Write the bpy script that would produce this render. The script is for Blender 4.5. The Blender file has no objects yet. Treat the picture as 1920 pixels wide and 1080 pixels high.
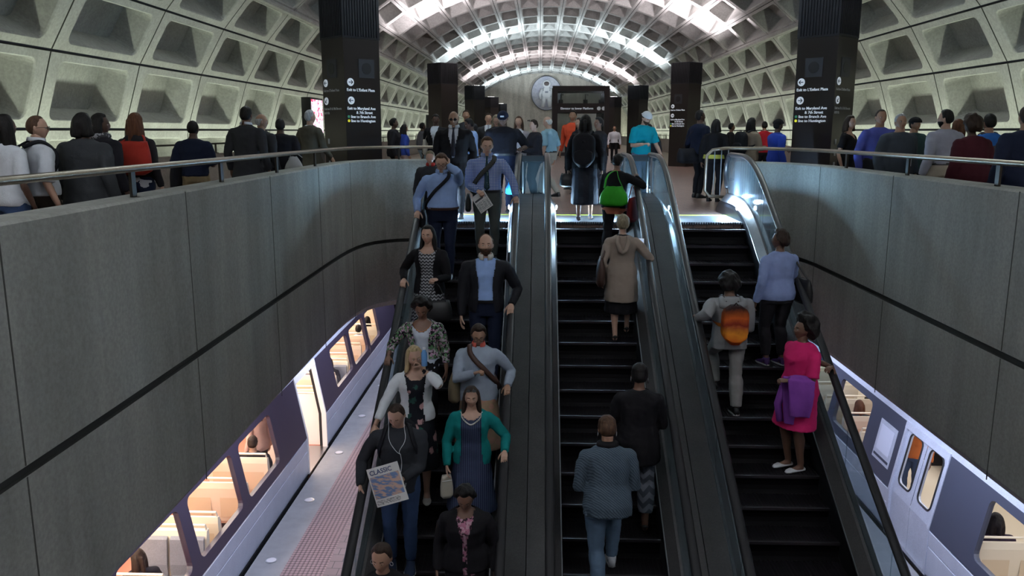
import bpy, bmesh, math, random
from math import sin, cos, pi, radians, sqrt, atan2, tan
from mathutils import Vector, Matrix, noise as mnoise
random.seed(7)
SC = bpy.context.scene
COL = SC.collection
V = Vector

# ------------------------------------------------------------------ naming
def tag(o, label=None, cat=None, group=None, kind=None):
    if label: o['label'] = label
    if cat: o['category'] = cat
    if group: o['group'] = group
    if kind: o['kind'] = kind
    return o
def empty(name, loc=(0, 0, 0), rz=0.0, label=None, cat=None, group=None):
    o = bpy.data.objects.new(name, None)
    o.empty_display_size = .1
    COL.objects.link(o); o.location = loc; o.rotation_euler = (0, 0, rz)
    return tag(o, label, cat, group)
def link_mesh(name, me, parent=None, mats=None):
    o = bpy.data.objects.new(name, me); COL.objects.link(o)
    if parent: o.parent = parent
    for m in (mats or []): me.materials.append(m)
    return o
def obj(name, bm, mats, parent=None, smooth=False):
    me = bpy.data.meshes.new(name)
    if parent is not None: bmesh.ops.recalc_face_normals(bm, faces=bm.faces)
    if smooth:
        for f in bm.faces: f.smooth = True
    bm.to_mesh(me); bm.free()
    if not isinstance(mats, (list, tuple)): mats = [mats]
    return link_mesh(name, me, parent, mats)
def struct(name, bm, mats, smooth=False):
    o = obj(name, bm, mats, None, smooth); o['kind'] = 'structure'; return o
def copy_tree(o, parent=None):
    c = o.copy(); COL.objects.link(c)
    if parent: c.parent = parent
    for ch in [x for x in o.children]: copy_tree(ch, c)
    return c

# ------------------------------------------------------------------ shapes
def BM(): return bmesh.new()
def box(bm, x0, x1, y0, y1, z0, z1, mi=0, bev=0.0):
    vs = [bm.verts.new(p) for p in ((x0,y0,z0),(x1,y0,z0),(x1,y1,z0),(x0,y1,z0),(x0,y0,z1),(x1,y0,z1),(x1,y1,z1),(x0,y1,z1))]
    fs = [bm.faces.new([vs[i] for i in q]) for q in ((0,3,2,1),(4,5,6,7),(0,1,5,4),(1,2,6,5),(2,3,7,6),(3,0,4,7))]
    for f in fs: f.material_index = mi
    if bev > 0:
        es = set()
        for f in fs: es.update(f.edges)
        r = bmesh.ops.bevel(bm, geom=list(es), offset=bev, segments=2, profile=.5, affect='EDGES')
        for f in r['faces']: f.material_index = mi
    return vs
def obox(bm, c, ex, ey, ez, hx, hy, hz, mi=0):
    c = V(c); ex = V(ex).normalized(); ey = V(ey).normalized(); ez = V(ez).normalized()
    vs = []
    for sz in (-1, 1):
        for sx, sy in ((-1,-1),(1,-1),(1,1),(-1,1)):
            vs.append(bm.verts.new(c + ex*hx*sx + ey*hy*sy + ez*hz*sz))
    for q in ((0,3,2,1),(4,5,6,7),(0,1,5,4),(1,2,6,5),(2,3,7,6),(3,0,4,7)):
        bm.faces.new([vs[i] for i in q]).material_index = mi
def loft(bm, rings, cap=True, mi=0, closed=False):
    """rings: list of lists of points (same count)"""
    vr = [[bm.verts.new(p) for p in r] for r in rings]
    n = len(vr[0]); m = len(vr)
    for i in range(m if closed else m-1):
        a = vr[i]; b = vr[(i+1) % m]
        for j in range(n):
            k = (j+1) % n
            try: bm.faces.new((a[j], a[k], b[k], b[j])).material_index = mi
            except ValueError: pass
    if cap and not closed:
        bm.faces.new(list(reversed(vr[0]))).material_index = mi
        bm.faces.new(vr[-1]).material_index = mi
    return vr
def tube(bm, pts, rad, n=10, mi=0, flat=1.0, hint=(0,0,1), cap=True, closed=False):
    """tube through points; rad number or list or list of (rx, ry); x axis from hint x tangent"""
    pts = [V(p) for p in pts]; m = len(pts)
    if not isinstance(rad, (list, tuple)): rad = [rad]*m
    rings = []; hint = V(hint); prev = None
    for i, p in enumerate(pts):
        if closed: t = pts[(i+1) % m]-pts[i-1]
        else: t = pts[min(i+1, m-1)]-pts[max(i-1, 0)]
        t.normalize()
        if prev is None:
            x = hint.cross(t)
            if x.length < 1e-3: x = V((1, 0, 0)).cross(t)
            x.normalize()
        else:
            x = prev - t*prev.dot(t)
            if x.length < 1e-4: x = hint.cross(t)
            x.normalize()
        prev = x; y = t.cross(x)
        r = rad[i]; rx, ry = r if isinstance(r, (tuple, list)) else (r, r*flat)
        rings.append([p + x*rx*cos(2*pi*k/n) + y*ry*sin(2*pi*k/n) for k in range(n)])
    return loft(bm, rings, cap, mi, closed)
def disc_prism(bm, c, r, z0, z1, n=24, mi=0, r2=None):
    r2 = r if r2 is None else r2
    return loft(bm, [[(c[0]+r*cos(2*pi*k/n), c[1]+r*sin(2*pi*k/n), z0) for k in range(n)],
                     [(c[0]+r2*cos(2*pi*k/n), c[1]+r2*sin(2*pi*k/n), z1) for k in range(n)]], True, mi)
def ellipsoid(bm, c, r, n=16, m=10, mi=0, rot=None):
    c = V(c); rot = rot or Matrix.Identity(3)
    rings = []
    for i in range(1, m):
        a = pi*i/m
        rings.append([c + rot @ V((r[0]*sin(a)*cos(2*pi*k/n), r[1]*sin(a)*sin(2*pi*k/n), -r[2]*cos(a))) for k in range(n)])
    loft(bm, rings, True, mi)
def rrect(w, h, r, seg=4):
    """rounded rectangle points centred, ccw"""
    pts = []
    for cx, cy, a0 in ((w/2-r, h/2-r, 0), (-w/2+r, h/2-r, pi/2), (-w/2+r, -h/2+r, pi), (w/2-r, -h/2+r, 3*pi/2)):
        for i in range(seg+1):
            a = a0 + pi/2*i/seg
            pts.append((cx + r*cos(a), cy + r*sin(a)))
    return pts
def smooth_path(pts, rep=2):
    pts = [V(p) for p in pts]
    for _ in range(rep):
        q = [pts[0]]
        for a, b in zip(pts, pts[1:]): q += [a.lerp(b, .25), a.lerp(b, .75)]
        q.append(pts[-1]); pts = q
    return pts
def ss(a, b, x):
    t = max(0., min(1., (x-a)/(b-a))) if b != a else float(x > a)
    return t*t*(3-2*t)

# ------------------------------------------------------------------ materials
MC = {}
def mat(name, col=(.5,.5,.5), rough=.6, metal=0.0, spec=.5, emit=None, es=0.0, build=None):
    if name in MC: return MC[name]
    m = bpy.data.materials.new(name); m.use_nodes = True
    nt = m.node_tree; b = nt.nodes['Principled BSDF']
    b.inputs['Base Color'].default_value = (*col, 1); b.inputs['Roughness'].default_value = rough
    b.inputs['Metallic'].default_value = metal; b.inputs['Specular IOR Level'].default_value = spec
    if emit: b.inputs['Emission Color'].default_value = (*emit, 1); b.inputs['Emission Strength'].default_value = es
    if build: build(nt, b)
    MC[name] = m; return m
def N(nt, t, **kw):
    n = nt.nodes.new(t)
    for k, v in kw.items():
        if k.startswith('i_'):
            n.inputs[k[2:].replace('_', ' ')].default_value = v
        else: setattr(n, k, v)
    return n
def coords(nt, kind='Object', scale=(1,1,1), rot=(0,0,0)):
    tc = N(nt, 'ShaderNodeTexCoord'); mp = N(nt, 'ShaderNodeMapping')
    mp.inputs['Scale'].default_value = scale; mp.inputs['Rotation'].default_value = rot
    nt.links.new(tc.outputs[kind], mp.inputs['Vector']); return mp.outputs['Vector']
def ramp(nt, fac, stops, interp='LINEAR'):
    r = N(nt, 'ShaderNodeValToRGB'); cr = r.color_ramp; cr.interpolation = interp
    while len(cr.elements) < len(stops): cr.elements.new(.5)
    for e, (p, c) in zip(cr.elements, stops): e.position = p; e.color = (*c, 1)
    nt.links.new(fac, r.inputs['Fac']); return r.outputs['Color']
def noise_tex(nt, vec, scale, detail=3, rough=.6):
    n = N(nt, 'ShaderNodeTexNoise'); n.inputs['Scale'].default_value = scale
    n.inputs['Detail'].default_value = detail; n.inputs['Roughness'].default_value = rough
    nt.links.new(vec, n.inputs['Vector']); return n.outputs['Fac']
def bump(nt, b, h, strength=.3, dist=.01):
    bp = N(nt, 'ShaderNodeBump'); bp.inputs['Strength'].default_value = strength; bp.inputs['Distance'].default_value = dist
    nt.links.new(h, bp.inputs['Height']); nt.links.new(bp.outputs['Normal'], b.inputs['Normal'])
def mixc(nt, fac, a, b, mode='MIX'):
    m = N(nt, 'ShaderNodeMix', data_type='RGBA', blend_type=mode)
    if isinstance(fac, (int, float)): m.inputs[0].default_value = fac
    else: nt.links.new(fac, m.inputs[0])
    for i, c in ((6, a), (7, b)):
        if isinstance(c, tuple): m.inputs[i].default_value = (*c, 1)
        else: nt.links.new(c, m.inputs[i])
    return m.outputs[2]
def mottled(c1, c2, scale=4, rough=.8, bstr=.2, bdist=.01, fine=60, streak=None, metal=0.0, kind='Object'):
    def f(nt, b):
        v = coords(nt, kind)
        n1 = noise_tex(nt, v, scale, 5, .65)
        c = ramp(nt, n1, [(.3, c1), (.7, c2)])
        if streak:
            vs = coords(nt, kind, (1, 1, .12))
            n3 = noise_tex(nt, vs, streak, 4, .7)
            c = mixc(nt, .55, c, ramp(nt, n3, [(.35, tuple(x*.78 for x in c1)), (.65, tuple(min(1, x*1.15) for x in c2))]))
        n2 = noise_tex(nt, v, fine, 3, .6)
        c = mixc(nt, .5, c, ramp(nt, n2, [(.3, (.6,.6,.6)), (.7, (1.25,1.25,1.25))]), 'MULTIPLY') if False else mixc(nt, .35, c, ramp(nt, n2, [(.35, (.45,.45,.45)), (.65, (1,1,1))]), 'MULTIPLY')
        nt.links.new(c, b.inputs['Base Color'])
        bump(nt, b, n2, bstr, bdist)
    return f
def noisy(name, c1, c2, rough=.8, **kw):
    return mat(name, c1, rough, build=mottled(c1, c2, rough=rough, **kw), metal=kw.get('metal', 0))
# ================================================================== constants
YT = 12.27                 # comb line at the head of the stairs
K30 = tan(radians(30))
ZL = -4.85                 # lower platform
def zst(y): return -(YT-y)*K30 if y < YT else 0.0
CX, CZ, AX, BZ = .5, .35, 9.05, 6.87      # vault ellipse
BAY = 3.04; Y_END = 1.54 + BAY*28 + .6

m_vault = noisy('vault_concrete', (.305,.302,.29), (.41,.407,.39), .85, scale=1.2, fine=18, bstr=.3, bdist=.02)
m_wall = noisy('parapet_concrete', (.265,.265,.245), (.35,.345,.315), .85, scale=.9, fine=30, streak=1.4, bstr=.25, bdist=.01)
m_endwall = noisy('end_wall_concrete', (.42,.38,.33), (.60,.56,.50), .9, scale=.35, fine=10, streak=1.6)
m_joint = mat('joint_shadow_gap', (.03,.03,.028), .9)
m_brown = noisy('brown_concrete', (.20,.165,.14), (.27,.225,.19), .85, scale=1.5, fine=25)
m_black = mat('black_paint', (.012,.012,.014), .5)
m_bronze = mat('bronze_cladding', (.045,.032,.028), .35, .6)
m_steel = mat('brushed_steel', (.45,.45,.46), .3, 1.0)
m_rail = mat('handrail_bronze_metal', (.42,.36,.28), .32, .9)

# floor of the upper level: terracotta hexagon tile
def hextile(c1, c2, size, grout=(.10,.09,.085)):
    def f(nt, b):
        v = coords(nt, 'Object', (1/size,)*3)
        vo = N(nt, 'ShaderNodeTexVoronoi', feature='DISTANCE_TO_EDGE', voronoi_dimensions='2D'); vo.inputs['Randomness'].default_value = 0.0
        sh = N(nt, 'ShaderNodeVectorMath', operation='MULTIPLY'); sh.inputs[1].default_value = (1, 1, 1)
        # hexagons: shear every other row with a voronoi of two interleaved grids
        nt.links.new(v, sh.inputs[0]); 
        sx = N(nt, 'ShaderNodeSeparateXYZ'); nt.links.new(sh.outputs[0], sx.inputs[0])
        a = N(nt, 'ShaderNodeMath', operation='MULTIPLY_ADD'); a.inputs[1].default_value = .5774; 
        nt.links.new(sx.outputs[1], a.inputs[0]); nt.links.new(sx.outputs[0], a.inputs[2])
        cb = N(nt, 'ShaderNodeCombineXYZ')
        # brick-like hex approximation through voronoi on a sheared lattice
        nt.links.new(sx.outputs[0], cb.inputs[0]); nt.links.new(sx.outputs[1], cb.inputs[1])
        br = N(nt, 'ShaderNodeTexBrick', offset=.5); br.inputs['Scale'].default_value = 1.0
        br.inputs['Brick Width'].default_value = 1.0; br.inputs['Row Height'].default_value = .87; br.inputs['Mortar Size'].default_value = .03
        br.inputs['Color1'].default_value = (*c1, 1); br.inputs['Color2'].default_value = (*c2, 1); br.inputs['Mortar'].default_value = (*grout, 1)
        nt.links.new(cb.outputs[0], br.inputs['Vector'])
        n = noise_tex(nt, coords(nt), 1.3, 4)
        c = mixc(nt, .3, br.outputs['Color'], ramp(nt, n, [(.3, (.4,.4,.4)), (.7, (1,1,1))]), 'MULTIPLY')
        nt.links.new(c, b.inputs['Base Color'])
    return f
m_tile = mat('terracotta_tile', (.2,.12,.1), .3, build=hextile((.24,.155,.125), (.30,.19,.155), .2))
m_hexlow = mat('platform_tile', (.2,.12,.1), .6, build=hextile((.22,.155,.155), (.26,.185,.185), .22, (.10,.075,.075)))
m_granite = noisy('granite_edge', (.23,.225,.225), (.31,.30,.30), .6, scale=3, fine=140)
def tactile(nt, b):
    v = coords(nt, 'Object', (1/.065,)*3)
    vo = N(nt, 'ShaderNodeTexVoronoi', feature='F1', voronoi_dimensions='2D'); vo.inputs['Randomness'].default_value = 0.0; vo.inputs['Scale'].default_value = 1
    nt.links.new(v, vo.inputs['Vector'])
    c = ramp(nt, vo.outputs['Distance'], [(.2, (.30,.20,.205)), (.42, (.22,.14,.145)), (.5, (.09,.06,.06))])
    nt.links.new(c, b.inputs['Base Color'])
    inv = N(nt, 'ShaderNodeMath', operation='SUBTRACT'); inv.inputs[0].default_value = 1; nt.links.new(vo.outputs['Distance'], inv.inputs[1])
    bump(nt, b, inv.outputs[0], .8, .02)
m_tact = mat('tactile_tile', (.4,.25,.25), .6, build=tactile)

# ================================================================== vault
def ell_table():
    # arc length along the ellipse from apex (t=0) down; returns function s->(x,z,nx,nz) for one side
    T = []; s = 0; pt = (0, BZ)
    for i in range(0, 2001):
        a = i/2000*pi*.62
        p = (AX*sin(a), BZ*cos(a))
        s += sqrt((p[0]-pt[0])**2+(p[1]-pt[1])**2); pt = p
        T.append((s, a))
    return T
ET = ell_table()
def arc(s):
    sg = 1 if s >= 0 else -1; s = abs(s)
    lo, hi = 0, len(ET)-1
    while hi-lo > 1:
        m = (lo+hi)//2
        if ET[m][0] < s: lo = m
        else: hi = m
    a = ET[hi][1]
    x, z = AX*sin(a), BZ*cos(a)
    n = V((BZ*sin(a), 0, AX*cos(a))).normalized()      # outward
    return V((CX+sg*x, 0, CZ+z)), V((sg*n.x, 0, n.z))
def s_of_z(zabs):
    for s, a in ET:
        if CZ+BZ*cos(a) <= zabs: return s
    return ET[-1][0]
SL = s_of_z(4.5)                  # ledge between wall rows and the barrel
nv = 15; dv = 2*SL/nv
wall_z = [4.5, 3.68, 2.65, 1.38, .12]
wall_s = [s_of_z(z) for z in wall_z]
def cell(bm, s0, s1, y0, y1, mS, mY, depth, push=0.0, rad=.16, groove=.018, back=.78):
    """one coffer; s across the arc, y along the hall"""
    sc = (s0+s1)/2; P, Nn = arc(sc); A, _ = arc(s0); B, _ = arc(s1)
    ex = (B-A); w = ex.length; ex.normalize()
    nrm = ex.cross(V((0, 1, 0))); 
    if nrm.dot(Nn) < 0: nrm = -nrm
    c0 = (A+B)/2 + nrm*push; h = y1-y0; yc = (y0+y1)/2
    def pt(u, v, d): return c0 + ex*u + V((0, yc+v, 0)) + nrm*d
    ow, oh = w-2*mS, h-2*mY
    seg = 4
    def ring(w_, h_, r_, d): return [pt(x, y, d) for x, y in rrect(w_, h_, r_, seg)]
    # outer cell rectangle sampled with the same count
    outer = []
    for (x, y) in rrect(ow, oh, rad, seg):
        pass
    n = 4*(seg+1); outer = []
    corners = ((w/2, h/2), (-w/2, h/2), (-w/2, -h/2), (w/2, -h/2))
    g = groove
    for ci in range(4):
        cx, cy = corners[ci]
        for k in range(seg+1): outer.append((cx, cy))
    def lerp_ring(pts, d): return [pt(x, y, d) for x, y in pts]
    og = [((abs(x)-g)*(1 if x > 0 else -1), (abs(y)-g)*(1 if y > 0 else -1)) for x, y in outer]
    def mk(rp): return [bm.verts.new(p) for p in rp]
    def mkc(pts, d):
        vs = []; last = None
        for i, (x, y) in enumerate(pts):
            if i % (seg+1) == 0: last = bm.verts.new(pt(x, y, d))
            vs.append(last)
        return vs
    r0 = mkc(outer, g*1.6); r1 = mkc(og, 0)
    r2 = mk(ring(ow+.05, oh+.05, rad+.02, 0)); r3 = mk(ring(ow, oh, rad, .03))
    r4 = mk(ring(ow*back, oh*(back+.05), rad*.8, depth))
    fs = []
    for a, b, mi in ((r0, r1, 1), (r1, r2, 0), (r2, r3, 0), (r3, r4, 0)):
        for j in range(n):
            k = (j+1) % n
            q = []
            for v_ in (a[j], a[k], b[k], b[j]):
                if v_ not in q: q.append(v_)
            if len(q) >= 3:
                try:
                    f = bm.faces.new(q); f.material_index = mi; f.smooth = (b is r3)
                except ValueError: pass
    bm.faces.new(r4).material_index = 0
y_first = 1.54-3*BAY
bays = [(y_first+BAY*i, y_first+BAY*(i+1)) for i in range(31)]
bm = BM()
for (y0, y1) in bays:
    for i in range(nv):
        cell(bm, -SL+dv*i, -SL+dv*(i+1), y0, y1, .13, .17, .56, 0, .10, .012, .90)
struct('ceiling', bm, [m_vault, m_joint])
for side, nm in ((-1, 'wall_left'), (1, 'wall_right')):
    bm = BM()
    for (y0, y1) in bays:
        for r in range(4):
            a, b = side*wall_s[r], side*wall_s[r+1]
            if a > b: a, b = b, a
            mS = .17
            cell(bm, a+.0, b-.0, y0, y1, mS if r < 3 else .2, .34, .58, .05, .15, .02, .92)
    # ledge above the wall rows
    P, Nn = arc(side*SL)
    tube(bm, [P+V((0, y_first, -.02)), P+V((0, Y_END, -.02))], .085, 8, 0)
    # plain wall below the coffers down to the track bed
    P, _ = arc(side*wall_s[4]); x = P.x
    box(bm, min(x, x+side*.5), max(x, x+side*.5), y_first, Y_END, -6.2, P.z-.02)
    struct(nm, bm, [m_vault, m_joint])
# far end wall with the arch outline filled in, and the wall behind the camera
def end_plate(name, y, th):
    bm = BM(); pts = [arc(-wall_s[4]+2*wall_s[4]*i/60)[0] for i in range(61)]
    pts = [p + (p-V((CX,0,CZ))).normalized()*.8 for p in pts]
    pts = [V((pts[0].x, 0, -6.2))] + pts + [V((pts[-1].x, 0, -6.2))]
    loft(bm, [[(p.x, y, p.z) for p in pts], [(p.x, y+th, p.z) for p in pts]])
    return struct(name, bm, m_endwall)
end_plate('wall_back', Y_END-.3, .5)
end_plate('wall_front', y_first-.3-.6, .5)

# ================================================================== upper level: slab with an opening
XL0, XL1 = -3.13, -3.40
XR = 4.36
PZ = .82
OXL, OXR = -7.35, 8.35         # outer parapets of the upper level
left_plan = [(XL0, .4), (-3.17, 5), (-3.24, 8), (-3.31, 11), (-3.36, 13.2), (-3.34, 14.3), (-3.2, 15.1), (-2.85, 15.55), (-2.4, 15.68), (-1.86, 15.70)]
right_plan = [(XR, .4), (XR, 8), (XR, 12.6), (4.30, 13.4), (4.12, 14.1), (3.85, 14.55), (3.45, 14.72)]
left_plan = [p.to_tuple()[:2] for p in smooth_path([(x, y, 0) for x, y in left_plan], 1)]
right_plan = [p.to_tuple()[:2] for p in smooth_path([(x, y, 0) for x, y in right_plan], 1)]
TH = .30
def offs(plan, d):
    out = []
    for i, (x, y) in enumerate(plan):
        a = V(plan[max(i-1, 0)]+(0,)); b = V(plan[min(i+1, len(plan)-1)]+(0,))
        t = (b-a).normalized(); nrm = V((-t.y, t.x, 0))
        out.append((x+nrm.x*d, y+nrm.y*d))
    return out
ZB = -2.0
def parapet(plan, side, name):
    bm = BM()
    out = offs(plan, TH*(1 if side < 0 else -1))
    g = .035
    # profile: groove band at z=-.72
    prof = [(0, ZB+.10), (-.0, -.755), (g, -.755), (g, -.69), (0, -.69), (0, PZ-.02), (.02, PZ)]
    rings = []
    for (x, y), (ox, oy) in zip(plan, out):
        n = V((ox-x, oy-y, 0)).normalized()
        r = [V((x, y, z)) + n*d for d, z in prof]
        r += [V((ox, oy, PZ)), V((ox, oy, 0.0)), V((ox, oy, ZB))]
        r += [V((x, y, ZB)) + n*.08]
        rings.append(r)
    vr = [[bm.verts.new(p) for p in r] for r in rings]
    for a, b in zip(vr, vr[1:]):
        for j in range(len(a)):
            k = (j+1) % len(a)
            f = bm.faces.new((a[j], a[k], b[k], b[j])) if side < 0 else bm.faces.new((a[k], a[j], b[j], b[k]))
            if j in (1, 2, 3): f.material_index = 1
    bm.faces.new(vr[0]); bm.faces.new(vr[-1])
    # vertical panel joints: thin raised dark fillets recessed lines
    o = struct(name, bm, [m_wall, m_joint])
    return o, out
pl, out_l = parapet(left_plan, -1, 'wall_parapet_left')
pr, out_r = parapet(right_plan, 1, 'wall_parapet_right')
def joints(plan, side, ys, name):
    bm = BM()
    n = .003
    for yj in ys:
        for (x0, y0), (x1, y1) in zip(plan, plan[1:]):
            if y0 <= yj < y1:
                t = (yj-y0)/(y1-y0); x = x0+(x1-x0)*t
                box(bm, x-n, x+n, yj-.006, yj+.006, ZB+.02, -.76); box(bm, x-n, x+n, yj-.006, yj+.006, -.685, PZ-.01)
    o = struct(name, bm, mat('panel_joint', (.07,.068,.06), .9)); return o
joints(left_plan, -1, [4.65, 7.35, 9.9, 12.3, 14.3], 'trim_1')
joints(right_plan, 1, [5.0, 7.6, 10.3, 12.9], 'trim_2')

# floor slab: strips around the opening
bm = BM()
def slab_poly(bm, pts, z0, z1):
    loft(bm, [[(x, y, z0) for x, y in pts], [(x, y, z1) for x, y in pts]])
slab_poly(bm, [(OXL, .4)] + [(x, y) for x, y in out_l] + [(-1.86, 15.8), (-1.86, YT+1.2), (OXL+.0, YT+1.2)][:0] + [(-1.86, 15.95), (OXL, 15.95)], ZB, 0)
slab_poly(bm, [(OXR, .4)] + [(OXR, 14.95), (3.45, 14.95)] + [(x, y) for x, y in reversed(out_r)], ZB, 0)
slab_poly(bm, [(OXL, 15.95), (3.45, 15.95), (3.45, 14.95), (OXR, 14.95), (OXR, Y_END), (OXL, Y_END)], ZB, 0)
slab_poly(bm, [(-1.86, YT+1.15), (3.45, YT+1.15), (3.45, 15.95), (-1.86, 15.95)], ZB, -.001)
slab_poly(bm, [(-1.86, YT+.0), (3.45, YT), (3.45, YT+1.15), (-1.86, YT+1.15)], -.6, -.002)
bmesh.ops.recalc_face_normals(bm, faces=bm.faces)
slab_poly(bm, [(OXL, y_first), (OXR, y_first), (OXR, .4), (OXL, .4)], -.6, 0)
bmesh.ops.recalc_face_normals(bm, faces=bm.faces)
struct('floor', bm, m_tile)
bm = BM(); box(bm, XL0, XR, .1, .4, 0, .8); struct('wall_parapet_bridge', bm, m_wall)
for x, s, nm in ((OXL, -1, 'wall_outer_left'), (OXR, 1, 'wall_outer_right')):
    bm = BM(); box(bm, min(x, x+s*.22), max(x, x+s*.22), y_first, Y_END, ZB, .85)
    struct(nm, bm, m_brown)

# ================================================================== lower level
EL, ER = -4.16, 5.42
bm = BM()
box(bm, EL+.50, EL+1.11, -7, 40, ZL-.9, ZL-.001, 1)      # tactile strip left
box(bm, ER-1.11, ER-.50, -7, 40, ZL-.9, ZL-.001, 1)
box(bm, EL+1.11, ER-1.11, -7, 40, ZL-.9, ZL, 0)
box(bm, EL, EL+.50, -7, 40, ZL-.9, ZL, 2); box(bm, ER-.50, ER, -7, 40, ZL-.9, ZL, 2)
struct('floor_lower_platform', bm, [m_hexlow, m_tact, m_granite])
bm = BM(); box(bm, -8.6, 9.6, -7, 40, ZL-1.5, ZL-1.3); struct('floor_track_bed', bm, m_joint)
bm = BM(); box(bm, -8.6, 9.6, 40, 40.3, ZL-1.5, ZB); struct('wall_lower_back', bm, m_brown)

# ================================================================== camera
cam = bpy.data.cameras.new('camera'); co = bpy.data.objects.new('camera', cam); COL.objects.link(co)
cam.sensor_width = 36; cam.lens = 1530/1920*36; cam.clip_start = .05; cam.clip_end = 300
co.location = (0, 0, 1.35); co.rotation_euler = (radians(90-10.88), 0, radians(1.95))
SC.camera = co
SC.view_settings.view_transform = 'Standard'; SC.view_settings.look = 'None'
SC.view_settings.gamma = 1; SC.view_settings.use_curve_mapping = False
# ================================================================== escalators
m_step = mat('black_escalator_tread', (.018,.016,.018), .45, .3, build=None)
def tread(nt, b):
    wv = N(nt, 'ShaderNodeTexWave', wave_type='BANDS', bands_direction='X'); wv.inputs['Scale'].default_value = 30
    nt.links.new(coords(nt), wv.inputs['Vector'])
    c = ramp(nt, wv.outputs['Fac'], [(.3, (.008,.006,.008)), (.7, (.030,.024,.028))]); nt.links.new(c, b.inputs['Base Color'])
    bump(nt, b, wv.outputs['Fac'], .5, .006)
m_tread = mat('grooved_tread', (.03,.026,.028), .4, .4, build=tread)
m_riser = mat('ribbed_riser', (.004,.003,.004), .6, .0, spec=.15)
m_nose = mat('step_edge_metal', (.05,.042,.046), .4, .5)
m_hand = mat('black_rubber_handrail', (.018,.017,.019), .34)
m_handgrey = mat('worn_grey_handrail', (.16,.14,.14), .33)
m_deck = noisy('worn_deck_metal', (.085,.08,.08), (.125,.115,.115), .36, scale=2, fine=60, metal=.45, bstr=.05)
m_skirt = mat('dark_skirt_metal', (.05,.05,.058), .32, .8)
m_yellow = mat('yellow_line', (.75,.80,.08), .5, emit=(.75,.85,.1), es=.0)
m_comb = noisy('comb_plate_aluminium', (.35,.38,.42), (.5,.54,.6), .3, scale=8, metal=.7, bstr=.1)
def glass_mat(name, col, rough=.05, alpha=.3):
    m = bpy.data.materials.new(name); m.use_nodes = True; nt = m.node_tree
    for n in list(nt.nodes): nt.nodes.remove(n)
    o = N(nt, 'ShaderNodeOutputMaterial'); tr = N(nt, 'ShaderNodeBsdfTransparent'); tr.inputs[0].default_value = (*col, 1)
    gl = N(nt, 'ShaderNodeBsdfGlossy'); gl.inputs['Roughness'].default_value = rough; gl.inputs['Color'].default_value = (.85,.92,1,1)
    df = N(nt, 'ShaderNodeBsdfDiffuse'); df.inputs[0].default_value = (.30,.36,.40,1)
    fr = N(nt, 'ShaderNodeFresnel'); fr.inputs['IOR'].default_value = 1.5
    m1 = N(nt, 'ShaderNodeMixShader'); ge = N(nt, 'ShaderNodeNewGeometry'); sb = N(nt, 'ShaderNodeMath', operation='SUBTRACT'); sb.inputs[0].default_value = 1; nt.links.new(ge.outputs['Backfacing'], sb.inputs[1]); mu = N(nt, 'ShaderNodeMath', operation='MULTIPLY'); nt.links.new(sb.outputs[0], mu.inputs[0]); nt.links.new(fr.outputs[0], mu.inputs[1]); nt.links.new(mu.outputs[0], m1.inputs[0]); nt.links.new(tr.outputs[0], m1.inputs[1]); nt.links.new(gl.outputs[0], m1.inputs[2])
    m2 = N(nt, 'ShaderNodeMixShader'); m2.inputs[0].default_value = alpha; nt.links.new(m1.outputs[0], m2.inputs[1]); nt.links.new(df.outputs[0], m2.inputs[2])
    nt.links.new(m2.outputs[0], o.inputs[0]); return m
m_glass = glass_mat('dusty_balustrade_glass', (.75,.82,.84), .08, .10)
m_glass_clear = glass_mat('train_window_glass', (.93,.93,.92), .02, .0)

SR, SRUN = .20, .20/K30
def esc_line(off, y_end, y_low=3.87, flat=True, seg=10):
    """profile along the balustrade at height off above the nosing line; smooth top knee; returns list of (y,z)"""
    pts = []
    yk = YT + .02
    # bottom
    pts += [(y_low-1.6, ZL+off), (y_low-.5, ZL+off)]
    for i in range(1, 6):
        t = i/6; y = y_low-.5+1.0*t; z = ZL + off + (t*t)*.5*K30
        pts.append((y, z))
    pts.append((y_low+.5, ZL+off+.5*K30))
    y0, y1 = YT-.65, YT+.75
    zA = off-(YT-y0)*K30; zB = off+.03
    pts.append((y0, zA))
    for i in range(1, seg):
        t = i/seg; y = y0+(y1-y0)*t
        # hermite
        h00 = 2*t**3-3*t*t+1; h10 = t**3-2*t*t+t; h01 = -2*t**3+3*t*t; h11 = t**3-t*t
        pts.append((y, h00*zA+h10*K30*(y1-y0)+h01*zB))
    pts.append((y1, zB))
    if y_end > y1: pts.append((y_end, zB))
    return pts
step_proto = None
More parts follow.
